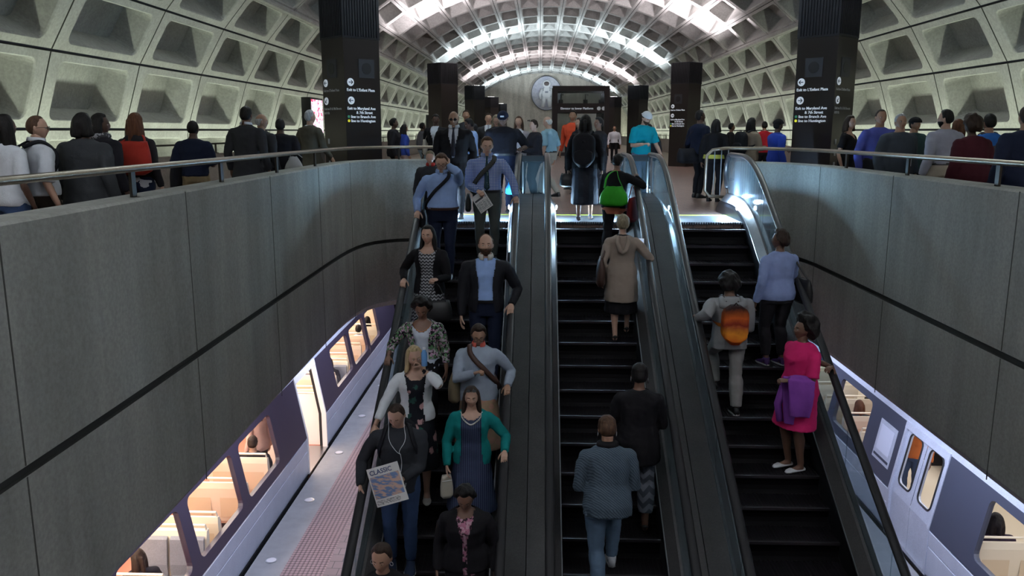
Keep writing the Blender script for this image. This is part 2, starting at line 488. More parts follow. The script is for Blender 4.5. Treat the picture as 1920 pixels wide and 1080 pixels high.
def make_escalator(xl, xr, label, y_news, gl, gr, dl, dr, cl_side=0):
    """xl,xr: handrail centres; y_news: newel end y for left/right; dl/dr: half widths of the outer decks"""
    global step_proto
    xc = (xl+xr)/2; hw = (xr-xl)/2 - .13
    root = empty('escalator', (xc, YT, 0), 0, label, 'escalator', 'escalators down to the lower platform')
    L = lambda x, y, z: (x-xc, y-YT, z)
    def part(name, bm, m, parent=root, smooth=False): return obj(name, bm, m, parent, smooth)
    # steps
    if step_proto is None:
        bm = BM()
        w = hw
        box(bm, -w, w, 0, SRUN+.01, -.012, 0, 0)
        for k in range(24):
            x = -w + (k+.5)*2*w/24
            box(bm, x-w/24*.5, x+w/24*.5, 0.03, SRUN, 0, .006, 0)
        box(bm, -w, w, -.004, .03, -.02, .008, 2)
        # curved riser
        prev = None
        loft(bm, [[(-w, .0+.03*sin(pi*t), -.012-.19*t) for t in (0, .25, .5, .75, 1)] + [(-w, .06, -.2), (-w, .06, -.012)],
                  [(w, .0+.03*sin(pi*t), -.012-.19*t) for t in (0, .25, .5, .75, 1)] + [(w, .06, -.2), (w, .06, -.012)]], True, 1)
        me = bpy.data.meshes.new('step'); bmesh.ops.recalc_face_normals(bm, faces=bm.faces); bm.to_mesh(me); bm.free()
        for m in (m_tread, m_riser, m_nose): me.materials.append(m)
        step_proto = me
    yk = YT - .50; k = 0
    while True:
        y = yk - SRUN*k; z = zst(y)
        if z < ZL+.02: break
        s = bpy.data.objects.new('step', step_proto); COL.objects.link(s); s.parent = root
        s.location = L(xc, y, z); s.scale = (hw*2/ (step_w*2), 1, 1) if False else (1, 1, 1)
        k += 1
    # the first, nearly level steps under the comb
    for y, z in ((YT-.50+.25, -.08),):
        s = bpy.data.objects.new('step', step_proto); COL.objects.link(s); s.parent = root; s.location = L(xc, y, z)
    # comb plate and yellow line
    bm = BM(); box(bm, *[a for a in (xl-xc+.1, xr-xc-.1)], .0, 1.15, -.03, .012, 0); 
    for i in range(30):
        x = xl-xc+.14 + (xr-xl-.28)*i/29; box(bm, x-.006, x+.006, -.05, .02, -.02, .008, 0)
    part('comb_plate', bm, m_comb)
    bm = BM(); box(bm, xl-xc+.1, xr-xc-.1, .98, 1.06, .012, .016); part('yellow_line', bm, m_yellow)
    for sx_, xx in ((-1, xl-xc+.145), (1, xr-xc-.145)):
        bm = BM(); ellipsoid(bm, (xx, .30, .20), (.012, .035, .035)); part('comb_lamp', bm, mat('comb_lamp_glow', (1,1,1), emit=(.75,.9,1), es=25), smooth=True)
    # landing plate at the bottom
    bm = BM(); box(bm, xl-xc+.1, xr-xc-.1, 2.3-YT, 3.9-YT, ZL, ZL+.02); part('lower_comb_plate', bm, m_comb)
    for sgn, xh, yn, g, dw in ((-1, xl, y_news[0], gl, dl), (1, xr, y_news[1], gr, dr)):
        # handrail: flattened tube running around the newel
        pr = esc_line(.95, yn)
        r = .30
        arcp = [(yn + r*sin(a), .98 - r + r*cos(a)) for a in [pi*.12*i for i in range(1, 8)]]
        pth = [V((xh-xc, y-YT, z)) for y, z in pr + arcp]
        bm = BM(); tube(bm, pth, [(.045, .028)]*len(pth), 12, hint=(0, 0, 1)); 
        # tube x axis = hint x tangent -> horizontal
        part('handrail', bm, m_hand if sgn*0 == 0 else m_hand, smooth=True)
        # handrail guide under it
        lo = esc_line(.31, yn+.0)
        hi = esc_line(.90, yn+.0)
        cap_arc = [(yn + (r-.05)*sin(a), .98-r + (r-.05)*cos(a)) for a in [pi*.12*i for i in range(1, 8)]]
        # glass: profile strip, in panels
        top = [(y, z) for y, z in hi] ; bot = [(y, z) for y, z in lo]
        # resample into panels
        seams = [i for i in range(0, len(top)-1)]
        bm = BM(); th = .006
        def quad(a, b, c, d):
            loft(bm, [[(xh-xc-th, p[0]-YT, p[1]) for p in (a, b, c, d)], [(xh-xc+th, p[0]-YT, p[1]) for p in (a, b, c, d)]])
        if g:
            poly_t = top + cap_arc; 
            pts = bot + [(yn+.05, .31)] + list(reversed(poly_t))
            # split along the slope in panels of about 1.3 m
            n = len(top)
            for i in range(n-1):
                a, b = bot[i], bot[i+1]; c, d = top[i+1], top[i]
                ln = sqrt((b[0]-a[0])**2+(b[1]-a[1])**2); kk = max(1, int(ln/1.3)); 
                for q in range(kk):
                    t0, t1 = q/kk, (q+1)/kk; e = .004/ln if kk > 1 else 0
                    f = lambda p, r_, t: (p[0]+(r_[0]-p[0])*t, p[1]+(r_[1]-p[1])*t)
                    quad(f(a, b, t0+e), f(a, b, t1-e), f(d, c, t1-e), f(d, c, t0+e))
            cp = [(yn, .31)] + [(yn, .90)] + cap_arc + [(yn+.02, .31)]
            loft(bm, [[(xh-xc-th, p[0]-YT, p[1]) for p in cp], [(xh-xc+th, p[0]-YT, p[1]) for p in cp]])
            bmesh.ops.recalc_face_normals(bm, faces=bm.faces)
            part('glass_balustrade', bm, m_glass)
        # metal guide strip
        bm = BM(); gp = esc_line(.918, yn)
        pth = [V((xh-xc, y-YT, z)) for y, z in gp]
        tube(bm, pth, [(.022, .02)]*len(pth), 6, hint=(0, 0, 1)); part('handrail_guide', bm, m_steel)
        # inner skirt + inner deck + outer deck as one profile sweep
        prof = [( -sgn*.135, -.14), (-sgn*.135, .12), (-sgn*.125, .18), (-sgn*.03, .30), (sgn*.0, .31), (sgn*(dw-.004), .31), (sgn*(dw-.004), -.55), (-sgn*.10, -.55)]
        base = esc_line(0, yn+.0)
        # rounded nose of the deck at the newel
        rings = []
        for (y, z) in base: rings.append([V((xh-xc+dx, y-YT, z+dz)) for dx, dz in prof])
        y, z = base[-1]
        for t in (0.10, .2, .28, .32):
            kf = sqrt(max(0, 1-(t/.33)**2))
            rings.append([V((xh-xc+dx, y+t-YT, z+(dz*kf if dz > 0 else dz))) for dx, dz in prof])
        bm = BM(); loft(bm, rings); bmesh.ops.recalc_face_normals(bm, faces=bm.faces)
        for f in bm.faces:
            c = f.calc_center_median()
            if abs(c.x-(xh-xc)+sgn*.135) < .012 and c.z: f.material_index = 1
        part('deck', bm, [m_deck, m_skirt])
        # bright trim strip along the inner deck
        bm = BM(); tp = esc_line(.185, yn-.3)
        tube(bm, [V((xh-xc-sgn*.125, y-YT, z)) for y, z in tp], .008, 6); part('trim_strip', bm, m_steel)
    # truss body underneath
    bm = BM(); a = esc_line(-.5, YT+.5); b = esc_line(-1.15, YT+.5)
    x0, x1 = xl-xc-dl+.01, xr-xc+dr-.01
    rings = [[(x0, p[0]-YT, p[1]), (x1, p[0]-YT, p[1]), (x1, q[0]-YT, max(q[1], ZL-.2)), (x0, q[0]-YT, max(q[1], ZL-.2))] for p, q in zip(a, b)]
    loft(bm, rings); bmesh.ops.recalc_face_normals(bm, faces=bm.faces); part('truss_cladding', bm, m_black)
    return root
HX = dict(LL=-1.66, LR=-.33, ML=.11, MR=1.37, RL=1.83, RR=3.15)
NY = 13.75
def newel_panel(esc, x0, x1, y):
    cx = esc.location.x; root_ = esc
    bm = BM(); box(bm, x0-cx+.04, x1-cx-.04, y-.006-YT, y+.006-YT, .33, .86); obj('newel_glass', bm, m_glass, root_)
    bm = BM(); box(bm, x0-cx+.04, x1-cx-.04, y-.03-YT, y+.03-YT, .86, .96, 0, .01); obj('newel_cap', bm, m_black, root_)
    for x in (x0+.05, x1-.05):
        bm = BM(); box(bm, x-cx-.012, x-cx+.012, y-.012-YT, y+.012-YT, .31, .87); obj('newel_frame', bm, m_steel, root_)
escL = make_escalator(HX['LL'], HX['LR'], 'leftmost escalator carrying people down towards the viewer', (NY-.2, NY-.25), True, True, .06, (HX['ML']-HX['LR'])/2)
escM = make_escalator(HX['ML'], HX['MR'], 'middle escalator carrying people up, woman in beige trench coat on it', (NY-.25, NY), True, True, (HX['ML']-HX['LR'])/2, (HX['RL']-HX['MR'])/2)
escR = make_escalator(HX['RL'], HX['RR'], 'right escalator beside the train, woman in a pink dress riding it', (NY, NY), True, True, (HX['RL']-HX['MR'])/2, .06)

newel_panel(escM, HX['LR'], HX['ML'], 13.45)
newel_panel(escR, HX['MR'], HX['RL'], 13.70)
# ================================================================== parapet railings
m_railm = noisy('bronze_rail_tube', (.30,.25,.19), (.38,.32,.25), .3, metal=.9, scale=6, bstr=.02)
m_post = mat('dark_bronze_post', (.05,.042,.035), .4, .7)
def railing(name, pts, label, r=.03, z=1.03, zb=.8, post_at=(), group=None, mt=None):
    root = empty(name, (pts[0][0], pts[0][1], zb), 0, label, 'railing', group)
    o = V(root.location)
    bm = BM(); tube(bm, [V(p)-o for p in pts], r, 10); obj('rail', bm, mt or m_railm, root, True)
    for (x, y, h) in post_at:
        bm = BM(); box(bm, x-.012-o.x, x+.012-o.x, y-.035-o.y, y+.035-o.y, 0, h-zb, 0)
        box(bm, x-.04-o.x, x+.04-o.x, y-.06-o.y, y+.06-o.y, 0, .02)
        obj('post', bm, m_post, root)
    return root
cl_ = offs(left_plan, .12); cr_ = offs(right_plan, -.12)
def at_y(plan, y):
    for (x0, y0), (x1, y1) in zip(plan, plan[1:]):
        if y0 <= y <= y1: return x0+(x1-x0)*(y-y0)/max(1e-6, y1-y0)
    return plan[-1][0]
LP = [(x, y, 1.05) for x, y in cl_] 
end = LP[-1]
LPe = LP + [(end[0]+.10, end[1], 1.02), (end[0]+.16, end[1]-.02, .94), (end[0]+.17, end[1]-.03, .2)]
railing('parapet_railing', LPe, 'long bronze tube rail along the top of the left concrete parapet', post_at=[(at_y(cl_, y), y, 1.03) for y in (2.6, 4.6, 6.6, 8.6, 10.6, 12.6)] + [(-2.7, 15.72, 1.03)])
RP = [(x, y, 1.05) for x, y in cr_]; e = RP[-1]
RPe = RP + [(e[0]-.2, e[1]+.03, 1.05), (e[0]-.42, e[1]+.04, 1.02), (e[0]-.52, e[1]+.04, .92), (e[0]-.53, e[1]+.04, .3), (e[0]-.45, e[1]+.04, .2), (e[0]-.1, e[1]+.04, .18)]
rr = railing('parapet_railing', RPe, 'bronze tube rail along the right concrete parapet, curling down beside the escalator', post_at=[(at_y(cr_, y), y, 1.03) for y in (2.4, 4.4, 6.4, 8.2, 10.2, 12.2)])
bm = BM()
for i in range(3):
    x = e[0]-.38+.12*i; tube(bm, [(x-RPe[0][0], e[1]+.04-RPe[0][1], .18-.8), (x-RPe[0][0], e[1]+.04-RPe[0][1], 1.05-.8)], .01, 6)
obj('baluster', bm, m_steel, rr)['kind'] = 'stuff'
for x, s, lb in ((OXL, -1, 'black rail on the brown outer wall at the far left side of the hall'), (OXR, 1, 'black rail on the brown outer wall at the far right side of the hall')):
    x += s*.11
    railing('outer_railing', [(x, -6, 1.07), (x, Y_END-1, 1.07)], lb, r=.02, zb=.85, z=1.07, mt=m_post, post_at=[(x, -5+3.4*i, 1.07) for i in range(27)])

# ================================================================== pylons
m_pylon = mat('dark_bronze_pylon', (.040,.032,.032), .28, .55)
m_pylhead = mat('slatted_black_pylon_head', (.012,.012,.018), .5, .2)
m_signface = mat('sign_white', (.85,.88,.92), .6, emit=(.75,.85,1), es=.22)
m_yel = mat('sign_yellow', (.9,.85,.05), .6, emit=(.9,.85,.05), es=.3)
m_green = mat('sign_green', (.1,.45,.25), .6, emit=(.1,.45,.3), es=.05)
_fc = {}
def text_bm(bm, s, size, origin, ex, ey, mi=0, align='LEFT', bold=True, depth=.004):
    """flat extruded lettering placed on a plane"""
    cu = bpy.data.curves.new('t', 'FONT'); cu.body = s; cu.size = size; cu.extrude = depth; cu.align_x = align; cu.resolution_u = 3
    if bold: cu.offset = size*.012
    o = bpy.data.objects.new('t', cu); COL.objects.link(o)
    dg = bpy.context.evaluated_depsgraph_get(); me = bpy.data.meshes.new_from_object(o.evaluated_get(dg))
    ex = V(ex).normalized(); ey = V(ey).normalized(); ez = ex.cross(ey); M = Matrix((ex, ey, ez)).transposed()
    tmp = bmesh.new(); tmp.from_mesh(me)
    vm = {v: bm.verts.new(V(origin)+M @ v.co) for v in tmp.verts}
    for f in tmp.faces:
        try: bm.faces.new([vm[v] for v in f.verts]).material_index = mi
        except ValueError: pass
    tmp.free(); bpy.data.objects.remove(o); bpy.data.meshes.remove(me); bpy.data.curves.remove(cu)
def arrow_disc(root, c, r, ang, ex, n, m):
    """white disc with a dark arrow on the plane spanned by ex and z, facing n"""
    c = V(c); ex = V(ex).normalized(); n = V(n).normalized(); ez = V((0, 0, 1))
    bm = BM(); loft(bm, [[c+ex*r*cos(2*pi*k/24)+ez*r*sin(2*pi*k/24)+n*d for k in range(24)] for d in (0, .006)])
    d = obj('arrow_disc', bm, m, root)
    bm = BM(); a = ex*cos(ang)+ez*sin(ang); b = -ex*sin(ang)+ez*cos(ang)
    def seg(p, q, w):
        t = (q-p).normalized(); s = n.cross(t)*w
        loft(bm, [[p-s+n*h, q-s+n*h, q+s+n*h, p+s+n*h] for h in (.006, .009)])
    seg(c-a*r*.6, c+a*r*.6, r*.1); seg(c+a*r*.62, c+a*r*.1+b*r*.48, r*.1); seg(c+a*r*.62, c+a*r*.1-b*r*.48, r*.1)
    obj('arrow', bm, m_black, d)
def pylon(x, y, i, rot, label, R=.58, signs=0, mirror=1):
    root = empty('pylon', (x, y, 0), 0, label, 'pylon', 'tall dark pylons along the hall')
    H = 3.92; n = 4
    def ring(r, z, jag=0): return [(r*cos(rot+2*pi*k/n), r*sin(rot+2*pi*k/n), z) for k in range(n)]
    bm = BM(); loft(bm, [ring(R, 0), ring(R, 3.12)]); obj('shaft', bm, m_pylon, root)
    bm = BM(); loft(bm, [ring(R*1.03, 3.12), ring(R*1.03, H)])
    for k in range(n):
        a = V((cos(rot+2*pi*k/n), sin(rot+2*pi*k/n), 0))*R*1.03; b = V((cos(rot+2*pi*(k+1)/n), sin(rot+2*pi*(k+1)/n), 0))*R*1.03
        for q in range(1, 14):
            p = a.lerp(b, q/14); t = (b-a).normalized(); nn = V((t.y, -t.x, 0))
            obox(bm, p+nn*.008+V((0, 0, (3.14+H)/2)), t, nn, (0, 0, 1), .012, .010, (H-3.18)/2)
    obj('slatted_head', bm, m_pylhead, root)
    bm = BM(); loft(bm, [ring(R*.45, H), ring(R*.45, H+.02)]); obj('lamp_tray', bm, mat('lamp_glow', (1,1,1), emit=(1,.97,.95), es=6), root)
    def face(k):
        a = V((cos(rot+2*pi*k/n), sin(rot+2*pi*k/n), 0))*R; b = V((cos(rot+2*pi*(k+1)/n), sin(rot+2*pi*(k+1)/n), 0))*R
        return a, b
    if signs:
        for k, full in signs:
            a, b = face(k); t = (b-a).normalized(); nn = V((t.y, -t.x, 0)); w = (b-a).length
            if nn.dot((a+b)/2) < 0: nn = -nn
            # loudspeaker grille
            c = a.lerp(b, .62 if full == 'R' else .45)+nn*.004+V((0, 0, 2.56)); 
            bm = BM(); obox(bm, c, t, nn, (0, 0, 1), .18, .006, .18); g_ = obj('speaker_grille', bm, mat('grille', (.035,.035,.045), .6), root)
            bm = BM(); loft(bm, [[c+t*.11*cos(2*pi*q/20)+V((0,0,.11*sin(2*pi*q/20)))+nn*d for q in range(20)] for d in (.006, .010)]); obj('grille_cone', bm, m_black, g_)
            # sign panel
            o = a+nn*.006
            dirs = (0, pi) if full == 'R' else ((pi, 0) if full == 'L' else (pi, -pi*.75))
            al = .05*w
            arrow_disc(root, o+t*(w*.16)+V((0, 0, 2.29)), .075, dirs[0], t, nn, m_signface)
            arrow_disc(root, o+t*(w*.16)+V((0, 0, 1.94)), .075, dirs[1], t, nn, m_signface)
            bm = BM()
            L1 = ['Exit to L\u2019Enfant Plaza'] ; sz = .076
            if full in 'RL':
                def ln(s_, q, z_): 
                    b_ = BM(); text_bm(b_, s_, sz, o+t*q+V((0, 0, z_)), t, (0,0,1)); obj('sign_lettering', b_, m_signface, root)
                ln(L1[0], al, 2.12)
                ln('Exit to Maryland Ave', al, 1.765)
                ln('& 7th Street', al+.20, 1.685)
                ln('line to Branch Ave', al+.075, 1.605)
                ln('line to Huntington', al+.075, 1.525)
                for zz, mm, nm in ((1.63, m_green, 'green_line_dot'), (1.55, m_yel, 'yellow_line_dot')):
                    bm = BM(); c = o+t*(al+.025)+V((0, 0, zz))
                    loft(bm, [[c+t*.027*cos(2*pi*q/16)+V((0,0,.027*sin(2*pi*q/16)))+nn*d for q in range(16)] for d in (0, .004)]); obj(nm, bm, mm, root)
            else:
                for s_, z_ in ((L1[0], 2.12), ('Exit to D & 7th Streets', 1.765), ('& D St', 1.685)):
                    b_ = BM(); text_bm(b_, s_, sz*.9, o+t*al+V((0, 0, z_)), t, (0,0,1)); obj('sign_lettering', b_, mat('sign_dim', (.4,.4,.42), .6), root)
                for q in range(3):
                    c = o+t*(w*.2)+V((0, 0, 1.15-.22*q)); bm = BM(); tube(bm, [c+V((0,0,-.05)), c+V((0,0,.05))], .02, 6); obj('sign_pictogram', bm, mat('sign_dim', (.4,.4,.42), .6), root)
    return root
PYL = []
names = ['nearest pylon on the left, exit signs and a yellow dot on it', 'nearest pylon on the right, exit signs and a yellow dot on it']
for i in range(5):
    y = 16.75+15.8*i
    for sx, x in ((0, -3.80), (1, 5.60)):
        if i == 0:
            # one face turned to the viewer
            # the left pylon shows a wide face right and a narrow one left
            rot = radians(-112-12) if sx == 0 else radians(-128+12)
            if sx == 0: pylon(x, y, i, 0, names[0], signs=((3, 'R'), (2, 'S')))
            else: pylon(x, y, i, 0, names[1], signs=((2, 'L'), (3, 'S')))
        else:
            w_ = ['second', 'third', 'fourth', 'farthest'][i-1]
            pylon(x, y, i, 0, '%s pylon from the viewer in the %s row' % (w_, 'left' if sx == 0 else 'right'), signs=((2 if sx else 0, 'L'),) if (i == 1 and sx == 1) else 0)

# ================================================================== elevator housing
m_elev = mat('dark_bronze_frame', (.03,.022,.022), .4, .5)
m_egl = glass_mat('elevator_glass', (.6,.62,.6), .05, .12)
EY = 46.0
root = empty('elevator_housing', (2.22, EY, 0), 0, 'dark bronze framed glass elevator housing with a platform sign', 'elevator')
bm = BM(); W = 1.42; Ht = 3.78
for x in (-W, W):
    for y in (0, 2.4): box(bm, x-.14, x+.14, y-.12, y+.12, 0, Ht)
for z0, z1 in ((Ht-.28, Ht), (2.35, 2.85)):
    box(bm, -W, W, -.10, .12, z0, z1); box(bm, -W-.1, -W+.1, 0, 2.4, z0, z1); box(bm, W-.1, W+.1, 0, 2.4, z0, z1); box(bm, -W, W, 2.3, 2.45, z0, z1)
box(bm, -W, W, -.05, .05, 0, .2)
obj('frame', bm, m_elev, root)
bm = BM(); box(bm, -W+.14, W-.14, -.01, .01, 2.85, Ht-.28); box(bm, -W+.14, -.25, -.01, .01, .2, 2.35); box(bm, .9, W-.14, -.01, .01, .2, 2.35); obj('glass_panel', bm, m_egl, root)
bm = BM(); box(bm, -.2, .85, .02, .05, .02, 2.3); box(bm, .31, .33, .0, .02, .02, 2.3); obj('elevator_door', bm, mat('pale_elevator_door', (.42,.45,.42), .35, .4), root)
bm = BM(); text_bm(bm, 'Elevator to lower Platform', .165, (-1.12, -.105, 2.52), (1,0,0), (0,0,1)); obj('sign_lettering', bm, m_signface, root)
for x in (.98, 1.24):
    bm = BM(); loft(bm, [[(x+.105*cos(2*pi*k/20), d, 2.57+.105*sin(2*pi*k/20)) for k in range(20)] for d in (-.11, -.105)]); obj('sign_symbol', bm, mat('sign_grey', (.5,.52,.55), .6, emit=(.5,.55,.6), es=.15), root)
bm = BM()
for x in (-1.1, .25, 1.1): box(bm, x-.12, x+.12, .1, .35, 2.85, 3.05); tube(bm, [(x, .2, 3.05), (x, .2, 3.35), (x+.15, .2, 3.3)], .03, 6)
obj('door_gear', bm, m_elev, root)

# round astronaut picture on the end wall
AY = Y_END-.44
root = empty('round_mural', (.62, AY, 5.2), 0, 'round picture of an astronaut in a white suit on the far end wall', 'mural')
bm = BM(); loft(bm, [[(1.55*cos(2*pi*k/48), d, 1.72*sin(2*pi*k/48)) for k in range(48)] for d in (0, -.12)])
obj('disc', bm, noisy('mural_sky', (.35,.37,.50), (.62,.62,.66), .7, scale=.9, fine=6), root)
bm = BM()
for r_, rr_ in ((1.55, 0),):
    tube(bm, [(1.55*cos(2*pi*k/48), -.10, 1.72*sin(2*pi*k/48)) for k in range(48)], .04, 6, closed=True)
obj('rim', bm, mat('mural_rim', (.12,.13,.16), .5), root)
bm = BM()
ellipsoid(bm, (-.0, -.18, .92), (.42, .12, .42)); ellipsoid(bm, (0, -.18, .0), (.50, .13, .66)); 
tube(bm, [(-.42, -.18, .42), (-.66, -.2, -.1), (-.62, -.2, -.62)], [.17, .16, .13], 8); tube(bm, [(.42, -.18, .42), (.66, -.2, -.1), (.62, -.2, -.62)], [.17, .16, .13], 8)
tube(bm, [(-.25, -.18, -.4), (-.32, -.18, -.95), (-.36, -.18, -1.42)], [.25, .22, .18], 8); tube(bm, [(.25, -.18, -.4), (.32, -.18, -.95), (.36, -.18, -1.42)], [.25, .22, .18], 8)
obj('astronaut_suit', bm, mat('mural_white', (.70,.72,.76), .7), root, True)
bm = BM(); ellipsoid(bm, (.0, -.28, .95), (.27, .08, .22)); obj('visor', bm, mat('mural_visor', (.10,.08,.08), .4), root, True)
bm = BM(); box(bm, -.16, .16, -.34, -.30, .02, .2); box(bm, -.4, -.3, -.34, -.3, .25, .33); box(bm, .28, .38, -.34, -.3, .25, .33); obj('chest_pack', bm, mat('mural_grey', (.25,.27,.33), .6), root)

# lit advertising screens
def screen(name, x, y, z0, w, h, face, label, col, stripes):
    root = empty(name, (x, y, z0), face, label, 'screen')
    bm = BM(); box(bm, -w/2-.10, w/2+.10, -.02, .26, 0, h+.06, 0, .01); obj('frame', bm, m_black, root)
    def f(nt, b):
        n = noise_tex(nt, coords(nt, 'Object', (4, 1, 6)), 1.2, 3)
        c = ramp(nt, n, stripes, 'CONSTANT'); nt.links.new(c, b.inputs['Emission Color']); b.inputs['Emission Strength'].default_value = 1.3; b.inputs['Base Color'].default_value = (.02,.02,.02,1)
    bm = BM(); box(bm, -w/2, w/2, -.03, -.02, 1.2, h); obj('picture', bm, mat(name+'_picture'+str(round(x)), build=f), root)
    return root
# ================================================================== trains
m_alu = noisy('train_aluminium', (.52,.55,.64), (.60,.63,.72), .36, scale=3, fine=80, metal=.2, bstr=.03)
m_band = mat('dark_brown_window_band', (.045,.035,.055), .35)
m_bandR = mat('dark_blue_grey_band', (.05,.055,.08), .4)
m_cream = mat('cream_interior_panel', (.80,.70,.55), .5)
m_white_int = mat('white_interior_panel', (.85,.80,.76), .5)
m_redfl = mat('red_carpet', (.42,.16,.11), .9)
m_seat_blue = noisy('blue_grey_vinyl', (.22,.23,.28), (.28,.29,.34), .5, fine=80)
m_seat_red = noisy('red_vinyl', (.45,.06,.05), (.55,.09,.07), .45, fine=80)
m_glow = mat('train_ceiling_lamp', (1,1,1), emit=(1,.83,.62), es=5)
m_glowR = mat('train_ceiling_lamp_cool', (1,1,1), emit=(.9,.92,1), es=3)
m_gap = mat('black_rubber', (.012,.012,.014), .7)
def train(name, side, X0, y0, y1, wins, doors, label, seat_rows, band, glow, doors_open, poster=None):
    """side=+1: the visible flank faces +X (train on the left).  wins/doors: lists of (ya, yb)"""
    root = empty(name, (X0, y0, ZL), 0, label, 'train')
    def P(d, y, z): return V((-side*d, y-y0, z-ZL))       # d = distance inward from the flank
    def lean(z): return 0 if z <= -4.15 else .2*(z+4.15)/1.1
    ZS, ZW0, ZW1, ZT = -4.15, -3.99, -3.17, -3.05
    doors = sorted(doors); wins = sorted(wins)
    part = lambda n, bm, m, sm=False, par=None: obj(n, bm, m, par or root, sm)
    # lower flank panels between the doors
    edges = [y0] + [v for d in doors for v in d] + [y1]
    for a, b in zip(edges[::2], edges[1::2]):
        bm = BM()
        prof = [(0, ZL+.03), (0, ZS-.26), (.012, ZS-.25), (0, ZS-.24), (0, ZS-.03), (.03, ZS), (.07, ZS), (.07, ZL-.02), (0.02, ZL-.02)]
        loft(bm, [[P(d, y, z) for d, z in prof] for y in (a, b)]); bmesh.ops.recalc_face_normals(bm, faces=bm.faces)
        part('lower_side_panel', bm, m_alu)
        bm = BM(); loft(bm, [[P(d, y, z) for d, z in [(.01, ZL-.02), (.06, ZL-.5), (.2, ZL-.5), (.2, ZL-.02)]] for y in (a, b)]); part('underframe_skirt', bm, m_gap)
    # window band
    segs = []
    def cellband(bm, a, b, win=None):
        zc = (ZS+ZT)/2; hz = (ZT-ZS)/2
        def Q(u, v, d): z = zc+v; return P(lean(z)+d, (a+b)/2+u, z)
        w = b-a
        if not win:
            loft(bm, [[Q(-w/2, -hz, d), Q(w/2, -hz, d), Q(w/2, hz, d), Q(-w/2, hz, d)] for d in (0, .07)]); return
        wy = (win[0]+win[1])/2-(a+b)/2; ww = win[1]-win[0]; wh = ZW1-ZW0; wz = (ZW0+ZW1)/2-zc
        seg = 4
        corner = ((w/2, hz), (-w/2, hz), (-w/2, -hz), (w/2, -hz))
        r0 = []
        for c in corner:
            v_ = bm.verts.new(Q(c[0], c[1], 0)); r0 += [v_]*(seg+1)
        rr_ = [(x+wy, y+wz) for x, y in rrect(ww, wh, .10, seg)]
        r1 = [bm.verts.new(Q(x, y, 0)) for x, y in rr_]; r2 = [bm.verts.new(Q(x, y, .07)) for x, y in rr_]
        for A, B in ((r0, r1), (r1, r2)):
            n = len(A)
            for j in range(n):
                k = (j+1) % n; q = []
                for v_ in (A[j], A[k], B[k], B[j]):
                    if v_ not in q: q.append(v_)
                if len(q) > 2: bm.faces.new(q)
    cuts = [y0]
    items = sorted([(a, b, 'w') for a, b in wins] + [(a, b, 'd') for a, b in doors])
    pos = y0; bmB = BM()
    for idx, (a, b, t) in enumerate(items):
        if t == 'd':
            if a-pos > .01: cellband(bmB, pos, a)
            part('window_band', bmB, band); bmB = BM()
            pos = b
        else:
            nxt = items[idx+1] if idx+1 < len(items) else None
            e = min(b+.12, nxt[0]) if nxt else b+.12
            s0 = max(pos, a-.12)
            if s0-pos > .01: cellband(bmB, pos, s0)
            cellband(bmB, s0, e, (a, b)); pos = e
    if y1-pos > .01: cellband(bmB, pos, y1)
    part('window_band', bmB, band)
    for a, b in wins:
        bm = BM(); loft(bm, [[P(lean(z)+.03+d, y, z) for y, z in ((a-.02, ZW0-.02), (b+.02, ZW0-.02), (b+.02, ZW1+.02), (a-.02, ZW1+.02))] for d in (0, .006)])
        part('window_pane', bm, m_glass_clear)
    # fascia and roof
    bm = BM(); prof = [(.2, ZT), (.26, -2.85), (.36, -2.62), (.55, -2.47), (.9, -2.38), (1.5, -2.35), (2.1, -2.38), (2.5, -2.47), (2.8, -2.85), (2.85, ZT)]
    inn = [(d, z-.07) for d, z in reversed(prof[1:-1])]
    loft(bm, [[P(d, y, z) for d, z in prof + [(2.78, ZT)] + inn + [(.27, ZT)]] for y in (y0, y1)]); bmesh.ops.recalc_face_normals(bm, faces=bm.faces)
    part('roof', bm, m_alu)
    if side < 0:
        lv = None
        for (ya, yb) in ((7.3, 9.7),):
            bm = BM()
            for q in range(7):
                t = q/6; d = .235+.11*t; z = -2.93+.27*t
                tube(bm, [P(d-.012, ya, z), P(d-.012, yb, z)], .011, 6)
            l_ = part('roof_louvre', bm, m_alu)
    # far side wall, floor, ceiling lining
    bm = BM(); loft(bm, [[P(d, y, z) for d, z in ((.07, ZL), (3.0, ZL), (3.0, ZL-.1), (.02, ZL-.1))] for y in (y0, y1)]); part('floor_panel', bm, m_redfl if side > 0 else m_cream)
    bm = BM(); loft(bm, [[P(d, y, z) for d, z in ((2.98, ZL), (3.04, ZL), (3.04, ZS), (2.98, ZS))] for y in (y0, y1)])
    for yy in [y0+1.75*k for k in range(int((y1-y0)/1.75)+1)]:
        loft(bm, [[P(d, y, z) for d, z in ((2.98, ZS), (3.04, ZS), (2.86, ZT), (2.8, ZT))] for y in (yy, min(y1, yy+.35))])
    part('far_side_wall', bm, m_cream)
    bm = BM(); loft(bm, [[P(d, y, z) for d, z in ((.45, -2.62), (2.6, -2.62), (2.6, -2.6), (.45, -2.6))] for y in (y0, y1)]); part('ceiling_lining', bm, m_white_int)
    for d in (.85, 2.2):
        bm = BM(); loft(bm, [[P(d+e_, y, z) for e_, z in ((-.08, -2.62), (.08, -2.62), (.06, -2.66), (-.06, -2.66))] for y in (y0+.3, y1-.3)]); part('ceiling_lamp', bm, glow)
    # ends
    for y in (y0, y1):
        bm = BM(); loft(bm, [[P(d, y+t, z) for d, z in ((.03, ZL-.3), (3.0, ZL-.3), (3.0, ZS), (2.83, ZT), (2.5, -2.5), (.6, -2.5), (.22, ZT), (.03, ZS))] for t in (-.03, .03)]); part('end_wall', bm, m_cream)
